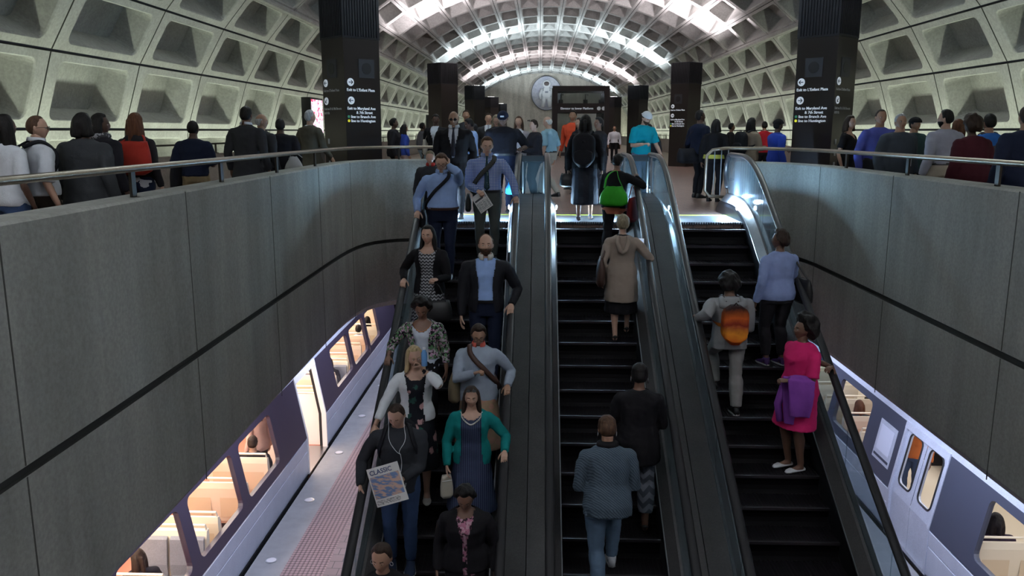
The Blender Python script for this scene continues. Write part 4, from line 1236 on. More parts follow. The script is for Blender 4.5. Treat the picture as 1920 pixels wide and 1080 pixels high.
    def arm(bm, k, g0, g1, upto=1.0, cap=True):
        S, E, W, hk = J[k]; s = -1 if k == 'l' else 1
        pts = [sh-up*.045*H+rt*s*shw*.30, S-rt*s*.012*H, S.lerp(E, .25), S.lerp(E, .75), E, E.lerp(W, .3), E.lerp(W, .75), W]
        rr_ = [.026, .0315, .0300, .026, .0235, .0235, .0185, .0150]
        rr_ = [r*H*sm for r in rr_]
        g = [g0, g0, g0, g0*.9, (g0+g1)/2, g1, g1, g1]
        if upto < 1:
            if upto <= .5:
                q = upto/.5; pts = pts[:3]+[S.lerp(E, max(.3, q))]; rr_ = rr_[:3]+[.028*H*sm]; g = g[:3]+[g0*1.5]
            else:
                q = (upto-.5)*2; pts = pts[:5]+[E.lerp(W, q)]; rr_ = rr_[:5]+[(.0235-.008*q)*H*sm]; g = g[:5]+[g1]
        tube(bm, pts, [(r+e) for r, e in zip(rr_, g)], 10, hint=(0, 1, 0.1))
        ellipsoid(bm, S-rt*s*.008*H-up*.006*H, (.0325*H*sm+g0,)*3, 12, 8)
    def leg(bm, k, g0, g1, upto=1.0, foot=False):
        hj, K_, A_ = J['h'+k]; lb = (.55+.45*b)
        pts = [hj+V((0, 0, .03*H)), hj.lerp(K_, .25), hj.lerp(K_, .7), K_, K_.lerp(A_, .28)+V((0, -.008*H, 0)), K_.lerp(A_, .7), A_]
        rr_ = [.052, .050, .038, .031, .0315, .0215, .0185]
        rr_ = [r*H*lb*(1.04 if f else 1) for r in rr_]; g = [g0, g0, g0, (g0+g1)/2, g1, g1, g1]
        if upto < 1:
            if upto <= .5: q = upto*2; pts = pts[:2]+[hj.lerp(K_, max(.3, q))]; rr_ = rr_[:2]+[.038*H]; g = g[:3]
            else: q = (upto-.5)*2; pts = pts[:4]+([pts[4]] if q > .35 else [])+[K_.lerp(A_, q)]; rr_ = rr_[:4]+([rr_[4]] if q > .35 else [])+[(.031-.010*q)*H*lb]; g = g[:4]+([g1] if q > .35 else [])+[g1]
        tube(bm, pts, [(r+e) for r, e in zip(rr_, g)], 10, hint=(0, 1, 0.1))
        return A_
    # ---------------- body: one continuous skin surface
    bm = BM()
    loft(bm, torso_rings(-.004))
    tube(bm, [sh-up*.05*H, sh, nk+up*.02*H, hc+Rh@V((0, -.022, -.055))*hs], [(.050*H*sm, .038*H*sm), (.037*H*sm, .034*H*sm), (.032*H*sm,)*2, (.033*H*sm,)*2], 12, hint=fw)
    for k in 'lr': arm(bm, k, 0, 0)
    if not hide_legs:
        for k in 'lr':
            A_ = leg(bm, k, 0, 0)
            tube(bm, [A_, A_+V((0, -.01, -.022*H)), A_+V((0, .05*H, -.032*H)), A_+V((0, .095*H, -.036*H))], [.020*H, .022*H, .020*H, .012*H], 8, hint=(1, 0, 0))
    bb = remesh_bm(bm, vox, 2)
    append_mesh(bb, HEAD_HI if far == 0 else HEAD_LO, frame(hc, *[Rh@V(a)*hs for a in ((1,0,0), (0,1,0), (0,0,1))]))
    for k in 'lr':
        S, E, W, hk = J[k]; s = -1 if k == 'l' else 1
        d = (W-E).normalized(); a = arms.get(k)
        if hk in ('rail', 'flat') :
            y = (V((0, 1, -.25)) if not (isinstance(a, tuple) and len(a) > 3) else V(a[2])).normalized(); y = (y*.8+d*.35).normalized(); z = V((0, 0, 1))
        else: y = d; z = V((s*1., 0, .15)) if abs(d.z) > .5 else V((s*.4, 0, 1))
        if a in ('ear',): z = V((s, 0, 0)); y = V((0, -.2, 1))
        x = y.cross(z).normalized(); z = x.cross(y).normalized(); 
        hsz = H/1.78*(.92 if f else 1.0)*1.02
        # mirror for the thumb side: mesh thumb is at +X; thumb should point inwards/forwards
        inward = V((-s, 0, 0)) if hk in ('rail', 'flat') else (V((0, 1, .2)) if abs(d.z) > .5 else V((-s*.6, 0, 1)))
        flip = x.dot(inward) < 0
        xx = -x if flip else x
        append_mesh(bb, hand(hk, far > 0), frame(W, xx*hsz, y.normalized()*hsz, z*hsz), 0, flip)
    body = obj('body', bb, [skin(sk), m_eye, m_iris, lipm(sk), HAIR[hair[1]] if hair and hair[1] in HAIR else HAIR['dark']], root, False)
    # ---------------- clothes
    if top:
        m_, sl, t0, g = (list(top)+[1.0, -.12, .010][len(top)-1:])[:4] if len(top) < 4 else top[:4]
        if jacket: g = min(g, .010)
        bm = BM(); loft(bm, torso_rings(g, t0, 1.05 if neckline < .5 else .9))
        tube(bm, [sh-up*.06*H, sh-up*.012*H, sh+up*.012*H], [(.064*H*sm, .046*H*sm), (.046*H*sm, .042*H*sm), (.038*H*sm, .039*H*sm)], 12, hint=fw)
        if sl > 0:
            for k in 'lr': arm(bm, k, g*(.4 if jacket else .9), g*.8*(.5 if jacket else 1)+.002, sl)
        tb = wrinkle(remesh_bm(bm, vox, 2), .0055, loc[0])
        if neckline > 0:
            dl = []
            for fc in tb.faces:
                c = fc.calc_center_median()-sh; t = c.dot(up)/TL; x = c.dot(rt); y = c.dot(fw)
                if y > .01 and t > -neckline and abs(x) < .02*H+(t+neckline)*.07*H/neckline: dl.append(fc)
                elif t > -.02 and (c-up*c.dot(up)).length < .060*H: dl.append(fc)
            bmesh.ops.delete(tb, geom=dl, context='FACES')
        P.top = obj(top[4] if len(top) > 4 else 'shirt', tb, m_, root)
    if bottom:
        kind, m_ = bottom[0], bottom[1]
        bm = BM()
        if kind == 'pants':
            g = bottom[2] if len(bottom) > 2 else .014; up_ = bottom[3] if len(bottom) > 3 else .985
            loft(bm, torso_rings(.010, -.25, .15))
            for k in 'lr': leg(bm, k, .010, g, up_)
            nm = 'trousers'
        else:
            lenz = bottom[2]; fl_ = bottom[3] if len(bottom) > 3 else .02
            kl = (J['hl'][1]+J['hr'][1])/2
            rs = torso_rings(.012, -.02, .30)
            z0 = hip.z; c0 = V((hip.x, hip.y, 0)); cK = V((kl.x, kl.y, 0))
            rr0 = []
            n = 5
            for i in range(n, 0, -1):
                t = i/n; zz = z0-.03*H-lenz*t; cc_ = c0.lerp(cK, min(1, t*lenz/(.25*H))*.75)
                wv = ring(V((cc_.x, cc_.y, zz)), zx, V((0, 1, 0)), .100*H*bd+.012+fl_*t+abs(fl.x-fr.x)*.1*t, .070*H*bd+.012+fl_*t+abs(fl.y-fr.y)*.32*t, 16, 2.1)
                rr0.append(wv)
            loft(bm, rr0+rs); nm = 'skirt'
        pb = wrinkle(remesh_bm(bm, vox, 2), .006, loc[1])
        P.bottom = obj(bottom[4] if len(bottom) > 4 else nm, pb, m_, root)
    if jacket:
        m_, t0, open_w, lp = jacket[0], jacket[1], jacket[2], (jacket[3] if len(jacket) > 3 else None)
        slv = jacket[4] if len(jacket) > 4 else 1.0; nm = jacket[5] if len(jacket) > 5 else 'jacket'
        bm = BM(); ex = []
        rs = torso_rings(.024, max(t0, -.2), 1.05)
        if t0 < -.2:
            n = 4; kl = (J['hl'][1]+J['hr'][1])/2
            for i in range(n, 0, -1):
                zz = -.03*H+(t0)*TL*i/n
                c_ = hip+V((0, 0, zz)); c_ = c_.lerp(V((kl.x, kl.y, c_.z)), .5*i/n)
                ex.append(ring(c_, zx, V((0, 1, 0)), .100*H*bd+.032+.02*i/n, .072*H*bd+.034+.02*i/n+abs(fl.y-fr.y)*.2*i/n, 16, 2.1))
            rs = ex+torso_rings(.024, -.02, 1.05)
        loft(bm, rs)
        tube(bm, [sh-up*.06*H, sh-up*.010*H, sh+up*.018*H], [(.072*H*sm, .050*H*sm), (.054*H*sm, .048*H*sm), (.044*H*sm, .045*H*sm)], 12, hint=fw)
        if slv > 0:
            for k in 'lr': arm(bm, k, .020, .017, slv)
        jb = wrinkle(remesh_bm(bm, vox, 2), .0055, loc[0])
        dl = []
        for fc in jb.faces:
            c = fc.calc_center_median()-sh; t = 1+c.dot(up)/TL; x = c.dot(rt); y = c.dot(fw)
            if c.dot(up) > .0 and (c-up*c.dot(up)).length < .052*H: dl.append(fc); continue
            if open_w is not None and y > .0:
                w = open_w(t)
                if abs(x) < w*H and t > t0-2: dl.append(fc)
        bmesh.ops.delete(jb, geom=dl, context='FACES')
        P.jacket = obj(nm, jb, m_, root)
        if lp:
            for s in (-1, 1):
                bm = BM(); pts = []
                for t in (1.02, .92, .78, .62, .5):
                    w = open_w(t)*H; base = surf(t, 0, .034)
                    pts.append((base+rt*s*(w-.004)+fw*0, base+rt*s*(w+.03*H*min(1, (t-.42)*2.5)+.004)-fw*.012*(1 if t < .95 else 2)))
                A = [p for p, q in pts]; B = [q for p, q in pts]
                loft(bm, [[a, b_, b_+fw*.006, a+fw*.008] for a, b_ in zip(A, B)])
                obj('lapel', bm, lp, P.jacket, True)
    if collar:
        for s in (-1, 1):
            bm = BM(); c = sh+up*.022*H
            pts_t = [c+rt*s*.040*H*sm*sin(a)+fw*.040*H*sm*cos(a)+up*.012*H*(1-cos(a))*.3 for a in (2.9, 2.2, 1.5, .9, .35)]
            loft(bm, [[p+up*.010*H, p+(p-c).normalized()*.012-up*.012*H - (up*.014*H+rt*s*.008 if i > 2 else V((0,0,0))), p+(p-c).normalized()*.016-up*.010*H-(up*.014*H if i > 2 else V((0,0,0))), p+(p-c).normalized()*.005+up*.011*H] for i, p in enumerate(pts_t)])
            obj('collar', bm, collar, root, True)
    if tie:
        bm = BM(); pts = [surf(t, 0, .016 if not jacket else .014) for t in (.99, .95, .8, .6, .4, .22, .16)]
        pts[0] = sh+fw*.043*H*sm+up*.012*H
        ws = [.018, .013, .022, .028, .034, .040, .004]
        loft(bm, [[p-rt*w+fw*.0, p+rt*w+fw*.0, p+rt*w*.7+fw*.010, p-rt*w*.7+fw*.010] for p, w in zip(pts, ws)]); obj('tie', bm, tie, root, True)
    if belt:
        bm = BM(); loft(bm, [[surf(t, a*22.5, .026) for a in range(16)] for t in (.10, .165)], cap=False)
        obj('belt', bm, belt, root, True)
    if shoes:
        kind, m_ = shoes
        for k in 'lr':
            A_ = J['h'+k][2]; bm = BM(); gz = A_.z-.045*H
            hl = .05 if kind == 'heel' else 0
            L_ = .152*H*(.95 if f else 1.02); y0 = A_.y-.030*H; w = .028*H*(.9 if f else 1.05)
            rs = []
            for q, (ty, wz, hz) in enumerate(((0, .55, .040), (.06, .8, .052), (.25, .85, .056 if kind != 'flat' else .034), (.45, .9, .042 if kind != 'flat' else .020), (.68, 1.1, .028), (.88, .95, .020), (1.0, .45, .012))):
                zb = gz+hl*max(0, 1-ty*2.2)
                hz_ = hz*H
                if kind in ('flat', 'heel') and ty < .5 : hz_ = .022*H
                rs.append([V((A_.x+w*wz*cos(a), y0+L_*ty, zb+hz_*.5+hz_*.5*sin(a))) for a in [2*pi*i/10 for i in range(10)]])
            loft(bm, rs)
            if kind == 'shoe' or kind == 'sneaker': tube(bm, [A_+V((0, 0, -.02*H)), A_+V((0, -.002, .012*H))], [.026*H, .025*H], 10)
            if hl: tube(bm, [(A_.x, y0+.012, gz), (A_.x, y0+.016, gz+.06)], [.006, .012], 8)
            sob = obj('shoe', bm, m_, root, True)
            if kind in ('shoe', 'sneaker'):
                bm = BM(); loft(bm, [[V((A_.x+w*wz*1.06*cx, y0+L_*(.0+ty), z)) for cx, ty, wz in [(1, .05, .7), (1, .3, .85), (1, .68, 1.1), (.8, .93, .95), (0, 1.02, 1), (-.8, .93, .95), (-1, .68, 1.1), (-1, .3, .85), (-1, .05, .7), (0, -.02, 1)]] for z in (gz, gz+.016)])
                obj('sole', bm, mat('dark_sole', (.02,.018,.016), .7) if kind == 'shoe' else mat('pale_sole', (.5,.5,.5), .7), sob)
    # ---------------- hair
    def HM(p): return hc + Rh@(V(p)*hs)
    P.HM = HM
    if hair and hair[0] != 'none':
        st, hcol = hair[0], hair[1]; hm = HAIR[hcol]; nu, nv_ = (44, 34) if far == 0 else (26, 20)
        bm = BM(); rings = []; rnd = random.Random(int(abs(loc[0])*977+abs(loc[1])*131))
        ox, oy = rnd.random()*10, rnd.random()*10
        for i in range(1, nv_):
            v = pi*i/nv_; r = []
            for j in range(nu):
                t = 2*pi*j/nu; p = head_pts(t, v); d = p.normalized() if p.length else p
                fr_ = cos(t)                              # 1 front .. -1 back
                z = p.z
                # hairline height as a function of azimuth
                line = -.055*(1-ss(-.9, .15, fr_)) + (.060 if fr_ > 0 else .0)*ss(.1, .75, fr_) + .0
                if fr_ > .0: line = .0+.086*ss(.0, .62, fr_)
                else: line = .0-.065*ss(0, .6, -fr_)
                th = {'short': .012, 'crew': .007, 'bald': .006, 'afro': .062, 'bigafro': .085, 'curly': .036, 'long': .018, 'bob': .022, 'updo': .018, 'pony': .012, 'braids': .016}.get(st, .014)
                if st in ('long', 'bob') : line -= .0 if fr_ > .5 else .02
                if st == 'bald': line2 = line; cov = ss(line2-.004, line2+.012, z)*(1-ss(.035, .052, z)) * (1-ss(.0, .25, fr_))
                elif st == 'receding': cov = ss(line-.004, line+.012, z)*(1-ss(.0, .25, fr_)*ss(.05, .07, z)*.999); th = .010
                else: cov = ss(line-.006, line+.012, z)
                nz = mnoise.noise(V((p.x*28+ox, p.y*28+oy, p.z*28)))*(.25 if st not in ('afro', 'curly', 'bigafro') else .4)
                o_ = -.006 + (th*(1+nz)+.006)*cov
                if st in ('short', 'updo') and z > .06: o_ += .006*cov
                if st in ('afro', 'bigafro', 'curly'): dd = (d*V((1, 1, 1)).length/sqrt(3)); r.append(p+d*o_)
                else: r.append(p+V((d.x, d.y, d.z*.8)).normalized()*o_)
            rings.append([HM(q) for q in r])
        loft(bm, rings)
        def blob(c, rr_, n=12): ellipsoid(bm, HM(c), [x*hs for x in rr_], n, 9, 0, Rh)
        dn = -(Rh.inverted() @ V((0, 0, 1)))       # gravity in head space, keeps long hair hanging
        if st in ('long', 'braids', 'bob', 'pony'):
            Lh = hair[2] if len(hair) > 2 else {'long': .30, 'bob': .13, 'braids': .42, 'pony': .25}[st]
            back = -fw
            def strand(p0, p1, pend, w0, w1, fl2=.55): tube(bm, smooth_path([HM(p0), HM(p1), pend], 2), [(w0*(1-t)+w1*t, (w0*(1-t)+w1*t)*fl2) for t in [i/(len(smooth_path([V((0,0,0))]*3, 2))-1) for i in range(len(smooth_path([V((0,0,0))]*3, 2)))]], 10, hint=rt)
            bk = sh - fw*.050*H
            if st == 'pony': strand((0, -.09, .03), (0, -.13, -.02), HM((0, -.12, 0))+V((0, 0, -Lh)), .022, .012, 1)
            else:
                q = 1.0 if st != 'braids' else .8
                strand((0, -.06, .02), (0, -.088, -.08), HM((0, -.075, -.06))-fw*.02+V((0, 0, -Lh)), .080*q, .060*q, .42)
                for s in (-1, 1):
                    strand((s*.060, -.01, .035), (s*.084, -.015, -.06), HM((s*.085, -.02, -.05))+rt*s*.012+fw*.02+V((0, 0, -Lh*.85)), .034, .024, .9)
                    strand((s*.055, -.045, .03), (s*.075, -.06, -.07), HM((s*.07, -.06, -.05))+V((0, 0, -Lh*.95)), .045, .034, .8)
        elif st == 'updo': blob((0, -.098, .035), (.042, .038, .05)); blob((0, -.10, -.02), (.035, .022, .03))
        hb = bm
        ho = obj('hair', remesh_bm(hb, .0075 if far == 0 else .012, 1), hm, root)
    if beard:
        bm = BM(); rings = []
        for i in range(2, 18):
            v = pi*i/34; r = []
            for j in range(28):
                t = 2*pi*j/28; p = head_pts(t, v); fr_ = cos(t); d = p.normalized()
                cov = ss(-.05, .25, fr_)*(1-ss(-.045, -.030, p.z+(.018 if fr_ > .88 else 0)*0))
                if fr_ > .93 and -.070 < p.z < -.056: cov *= .1
                r.append(HM(p+d*(-.006+(.018)*cov)))
            rings.append(r)
        loft(bm, rings); obj('beard', bm, HAIR[beard], root, True)
    if glasses:
        def GL(x, y, z):
            return HM((x, y, z)) if glasses != 'head' else HM((x, .104-(z-.088)*.45, .118+(z-.088)*.75+(y-.086)*.8))
        bm = BM(); zc = -.002 if glasses != 'head' else .088
        yy = .098 if glasses != 'head' else .086
        for s in (-1, 1):
            tube(bm, [GL(s*.032+.024*cos(a), yy-.004*abs(cos(a)), zc+.018*sin(a)) for a in [2*pi*i/16 for i in range(16)]], .0022*hs, 5, closed=True)
            if glasses in ('sun', 'head'): loft(bm, [[GL(s*.032+.023*cos(a), yy-.003+q, zc+.017*sin(a)) for a in [2*pi*i/16 for i in range(16)]] for q in (0, .003)])
            tube(bm, [HM((s*.055, yy-.004, zc+.005)), HM((s*.078, yy-.05, zc+.005)), HM((s*.080, -.01, zc))], .002*hs, 5)
        tube(bm, [HM((-.009, yy, zc+.004)), HM((.009, yy, zc+.004))], .002*hs, 5)
        obj('glasses' if glasses == 'clear' else 'sunglasses', bm, mat('dark_spectacle_frame', (.02,.018,.02), .25), root)
    if hat:
        kind, m_ = hat
        bm = BM(); rings = []
        for i in range(10):
            a = pi/2*i/9; r_ = cos(a)
            rings.append([HM((.100*r_*cos(t), -.006+.120*r_*sin(t), .040+.100*sin(a))) for t in [2*pi*k/20 for k in range(20)]] if i < 9 else [HM((.006*cos(t), -.006+.006*sin(t), .141)) for t in [2*pi*k/20 for k in range(20)]])
        loft(bm, rings); ho = obj('cap' if kind == 'cap' else 'hat', bm, m_, root, True)
        if kind in ('cap', 'backcap'):
            sg = 1 if kind == 'cap' else -1
            bm = BM(); loft(bm, [[HM((.080*cos(t), sg*(.075+.085*sin(t)*(.9)), .050+dz-.015*sin(t))) for t in [pi*k/12 for k in range(13)]] for dz in (0, .006)]); obj('brim', bm, m_, ho)
        elif kind == 'brim':
            bm = BM(); loft(bm, [[HM((r1*cos(t), -.006+r1*1.1*sin(t), .05-dz)) for t in [2*pi*k/24 for k in range(24)]] for r1, dz in ((.085, 0), (.13, .012), (.131, .018), (.085, .01))]); obj('brim', bm, m_, ho)
    return P
def root_mat(root): return Matrix.Translation(root.location) @ Matrix.Rotation(root.rotation_euler.z, 4, 'Z')
def root_inv(root): return root_mat(root).inverted()
def lapel_open(t):       # jacket worn open: narrow at the waist, wide on the chest
    return .012+.040*ss(.35, .95, t) if t > .35 else .012+.03*ss(.35, -.6, t)
def wide_open(t): return .045+.02*ss(.5, 1, t)+.03*ss(.3, -.5, t)
def v_open(t): return .045*ss(.42, 1.0, t) if t > .42 else -1
def on_stair(px, py, H, dz=.0):
    """ground point under a head top seen at (px, py) for somebody of height H on the sloping stair"""
    r = pix_ray(px, py); t = (H+dz-YT*K30-1.35)/(r[2]-r[1]*K30)
    x, y = r[0]*t, r[1]*t
    # snap down to a tread
    k = math.ceil((YT-.50-y)/SRUN); yk = YT-.50-SRUN*k
    if y > YT-.35: return (x, y, -.06 if y < YT else .012)
    return (x, yk+.17, zst(yk)+.006)
def pix_ray(px, py):
    f_, p_, s_ = 1530, radians(10.88), radians(1.95)
    a = (px-960)/f_; u = (540-py)/f_; yf = cos(p_)+u*sin(p_); z = u*cos(p_)-sin(p_)
    return (a*cos(s_)-yf*sin(s_), a*sin(s_)+yf*cos(s_), z)
def on_floor(px, py, Y):
    """floor point at distance Y and the stature that puts the crown at py"""
    r = pix_ray(px, py); t = Y/r[1]; return (r[0]*t, Y, 0.), 1.35+r[2]*t
# ================================================================== bags and carried things
def ribbon(bm, pts, cen, w, th=.005, closed=False):
    pts = [V(p) for p in pts]; n = len(pts); rings = []
    for i, p in enumerate(pts):
        t = (pts[(i+1) % n]-pts[i-1]) if closed else (pts[min(i+1, n-1)]-pts[max(i-1, 0)])
        t.normalize(); o = p-V(cen(p) if callable(cen) else cen); o = o-t*o.dot(t); o.normalize(); s = t.cross(o)
        rings.append([p-s*w, p+s*w, p+s*w+o*th, p-s*w+o*th])
    loft(bm, rings, not closed, 0, closed)
def strap_path(P, s, g=.03, low=.1):
    """cross-body strap from shoulder s (+1 = right) to the opposite hip; world points, closed loop"""
    H = P.H; k = []
    for t, a in ((.93, 30), (.78, 8), (.6, -18), (.42, -42), (.25, -68), (low, -95), (.25, -128), (.42, -150), (.6, 182), (.78, 170), (.93, 150)): k.append(P.surf(t, a*s, g))
    k.append(P.sh+P.rt*s*.055*H+P.up*.020*H)
    return [P.W(p) for p in k]
def bagmesh(bm, w, h, d, soft=.25, n=20, top=.8, sag=0.):
    """soft bag hanging down from z=0 to -h; w along x, d along y"""
    rs = []
    for i in range(9):
        t = i/8; z = -h*t
        k = (top+(1-top)*sin(pi/2*min(1, t*1.6)))*(1 if t < .9 else .93 if t < 1 else .6); dd = d*(.35+.65*sin(pi*min(.5, t*.9)))*(1 if t < .95 else .6)
        rs.append([V((w/2*k*math.copysign(abs(cos(a))**.6, cos(a)), dd/2*math.copysign(abs(sin(a))**.8, sin(a)), z+.01*sin(3*a)*(1-t))) for a in [2*pi*j/n for j in range(n)]])
    loft(bm, rs)
def bag(name, at, heading, w, h, d, m, label, cat='bag', handle=None, hm=None, top=.8, hw=.012, group=None):
    """at: world point of the middle of the bag's top; handle: list of world points"""
    root = empty(name, (at[0], at[1], at[2]-h), radians(heading), label, cat, group)
    bm = BM(); bagmesh(bm, w, h, d, top=top)
    for v in bm.verts: v.co.z += h
    b = obj('bag_body', bm, m, root, True)
    if handle:
        M = root_mat(root).inverted(); bm = BM(); tube(bm, [M@V(p) for p in smooth_path(handle, 2)], [(hw, .005)]*len(smooth_path(handle, 2)), 8, hint=(0, 0, 1)); obj('handle', bm, hm or m, root, True)
    return root
def shoulder_bag(P, s, w, h, d, m, label, name='shoulder_bag', drop=.45, hm=None, heading=None, back=-.02, cat='handbag', top=.8, out=.0):
    H = P.H; sp = P.sh+P.rt*s*.090*H+P.up*(-.012*H)
    at = P.hip+P.rt*s*(.125*H+d*.5+out)+P.up*(P.TL*(1-drop))+P.fw*back
    a = P.W(at); ph = math.degrees(P.root.rotation_euler.z)
    e1 = P.W(at+P.fw*w*.30); e2 = P.W(at-P.fw*w*.30); t = P.W(sp+P.up*.03)
    return bag(name, a, ph+90 if heading is None else heading, w, h, d, m, label, cat, [e1, P.W((at+P.fw*w*.15)*.45+(sp+P.fw*.03)*.55), t, P.W((at-P.fw*w*.15)*.45+(sp-P.fw*.03)*.55), e2], hm, top)
def backpack(P, m, label, w=.31, h=.45, d=.18, t=.98, name='backpack', m2=None, logo=None, tilt=0, gap=.045):
    H = P.H; top = P.hip+P.up*(P.TL*t)-P.fw*(.072*H+gap+d/2)
    a = P.W(top); root = empty(name, (a.x, a.y, a.z-h), P.root.rotation_euler.z, label, 'backpack')
    def body(w, h, d, z0, y0, r=.06):
        bm = BM(); rs = []
        for i in range(11):
            q = i/10; z = z0+h*q; k = sin(pi*min(.5, .12+q*1.2))*(1 if q < .75 else sqrt(max(.06, 1-((q-.75)/.27)**2)))
            rs.append([V((w/2*k*math.copysign(abs(cos(a))**.5, cos(a)), y0+d/2*(.55+.45*sin(pi*min(.9, .25+q*.6)))*math.copysign(abs(sin(a))**.6, sin(a)), z)) for a in [2*pi*j/20 for j in range(20)]])
        loft(bm, rs); return bm
    obj('pack_body', body(w, h, d, 0, 0), m, root, True)
    obj('front_pocket', body(w*.82, h*.45, d*.45, .03, -d*.45), m2 or m, root, True)
    M = root_mat(root).inverted()
    for s in (-1, 1):
        pts = [P.W(P.hip+P.up*P.TL*(t-.04)-P.fw*(.06*H+gap)+P.rt*s*.07), P.W(P.sh+P.rt*s*.060*H+P.up*.016*H-P.fw*.02), P.W(P.sh+P.rt*s*.066*H+P.fw*.03*H), P.W(P.surf(.8, 40*s, .035)), P.W(P.surf(.55, 62*s, .035)), P.W(P.surf(.4, 110*s, .03)), P.W(P.hip+P.up*P.TL*.38-P.fw*(.06*H+gap)+P.rt*s*.10)]
        bm = BM(); pp = smooth_path(pts, 2); ribbon(bm, [M@V(p) for p in pp], M@P.W(P.hip+P.up*P.TL*.6), .022, .012); obj('shoulder_strap', bm, m, root, True)
    bm = BM(); tube(bm, [(-.03, -.01, h-.01), (0, -.012, h+.03), (.03, -.01, h-.01)], .008, 6); obj('grab_loop', bm, m, root, True)
    if logo:
        bm = BM(); tube(bm, [(-.03, -d*.52, h*.74), (-.005, -d*.53, h*.76), (.03, -d*.52, h*.74)], [(.012, .003)]*3, 8); obj('pale_patch', bm, logo, root)
    return root
def cross_bag(P, s, m, label, w=.30, h=.24, d=.09, g=.03, sw=.02, name='messenger_bag', low=.08, back=0., mb=None, body=True, cat='bag'):
    H = P.H; at = P.W(P.surf(low, -95*s, g+d*.5)-P.fw*back)
    root = empty(name, (at.x, at.y, at.z-h), P.root.rotation_euler.z+radians(90), label, cat)
    M = root_mat(root).inverted()
    if body:
        bm = BM(); bagmesh(bm, w, h, d, top=.95)
        for v in bm.verts: v.co.z += h
        obj('bag_body', bm, mb or m, root, True)
    bm = BM(); pth = strap_path(P, s, g, low); n = len(pth)
    pp = []
    for i in range(n): a, b_ = V(pth[i]), V(pth[(i+1) % n]); pp += [a.lerp(b_, .2), a.lerp(b_, .8)]
    c = M@P.W(P.hip+P.up*P.TL*.55); ribbon(bm, [M@p for p in pp], c, sw, .006, closed=True); obj('strap', bm, m, root, True)
    return root
def sheet(name, at, ex, ey, w, h, label, cat, headline=None, cols=True, bend=.03):
    """folded newspaper lying in the plane ex, ey"""
    at = V(at); ex = V(ex).normalized(); ey = V(ey).normalized(); n = ex.cross(ey).normalized()
    root = empty(name, at, 0, label, cat)
    def q(u, v, d): return ex*u*w+ey*v*h+n*(d+bend*math.sin(pi*(u+.5))*w)
    bm = BM(); rows = 8
    loft(bm, [[q(-.5+i/rows, v, d) for v, d in ((-.5, 0), (.5, 0), (.5, -.006), (-.5, -.006))] for i in range(rows+1)]); obj('paper', bm, mat('newsprint', (.60,.59,.57), .9), root)
    def patch(nm, u0, u1, v0, v1, m):
        bm = BM(); loft(bm, [[q(u0+(u1-u0)*i/4, v, d) for v, d in ((v0, .002), (v1, .002), (v1, .0035), (v0, .0035))] for i in range(5)]); return obj(nm, bm, m, root)
    def prn(c1, c2, sc=40):
        def f(nt, b):
            nz = noise_tex(nt, coords(nt, 'Object', (sc*.5, sc*.5, sc*2)), 1, 2); nt.links.new(ramp(nt, nz, [(.45, c1), (.55, c2)]), b.inputs['Base Color'])
        return f
    txt = mat('newspaper_columns', (.4,.4,.4), .9, build=prn((.58,.57,.55), (.22,.22,.22), 90))
    if cols:
        for i in range(4): patch('text_column', -.45+i*.23, -.45+i*.23+.2, -.46, .05, txt)['kind'] = 'stuff'
        patch('headline', -.44, .2, .12, .22, mat('print_ink', (.07,.07,.08), .9)); patch('photo', .25, .45, .1, .42, mat('newspaper_photo', (.3,.3,.3), .9, build=prn((.25,.26,.3), (.5,.45,.42), 25)))
    else:
        patch('photo', -.46, .46, -.30, .27, mat('colour_photo', (.3,.3,.4), .9, build=prn((.13,.20,.36), (.50,.33,.26), 22)))
        bm = BM(); text_bm(bm, headline, h*.17, ex*(-.42*w)+ey*(.32*h)+n*(.008+bend*.4*w), ex, ey, depth=.001); obj('headline', bm, mat('print_navy', (.05,.07,.16), .9), root)
        patch('caption', -.46, .3, -.46, -.34, txt)
    return root
def rail_hand(key, y, zoff=.045, up=False):
    return ('w', V((HX[key], y, min(zst(y)+.95, .98)+zoff)), (0, 1, .45 if up else -.45), 'rail')
def stair_crown(px, py, H): return on_stair(px, py, H)
C = cloth
navy = C('navy_wool', (.012,.016,.035)); blk = C('black_wool', (.012,.011,.013)); blk2 = C('soft_black_cloth', (.020,.018,.021)); char = C('charcoal_wool', (.035,.036,.042)); dkgrey = C('dark_grey_coat_wool', (.040,.043,.048))
khaki = C('khaki_twill', (.22,.165,.095)); stone = C('stone_twill', (.33,.29,.24)); jean = C('blue_denim', (.035,.06,.13)); djean = C('dark_denim', (.014,.02,.045)); ljean = C('faded_denim', (.10,.15,.22))
white = C('white_cotton', (.55,.57,.62)); ltblue = C('light_blue_cotton', (.24,.34,.58)); blkleather = mat('black_leather', (.014,.013,.014), .42); brleather = mat('brown_leather', (.055,.025,.018), .45)
nylon = C('black_nylon', (.014,.014,.018), rough=.6); white_paper = mat('white_plastic', (.62,.63,.66), .4)
SH, SHB = ('shoe', blkleather), ('shoe', brleather)

# ================================================================== escalator going down (left): standing, facing the viewer
def G(px, py, H, pitch=0):
    """tread under a crown seen at (px, py); stature fitted so the crown really lands there"""
    r = pix_ray(px, py); loss = .02+.0022*max(0, pitch); best = None
    for k in range(-1, 26):
        yk = YT-.50-SRUN*k; z = zst(yk)+.006 if k >= 0 else -.02
        t = (z+H-loss-1.35)/r[2]; y = r[1]*t; yc = max(yk+.13, min(yk+.22, y))
        Hn = 1.35+r[2]*yc/r[1]-z+loss
        if best is None or abs(Hn-H) < best[0]: best = (abs(Hn-H), yc, z, Hn)
    _, y, z, G.H = best
    return (r[0]*y/r[1], y, z)
STAND = {'l': (-.09, .03, 0), 'r': (.10, -.02, 0)}
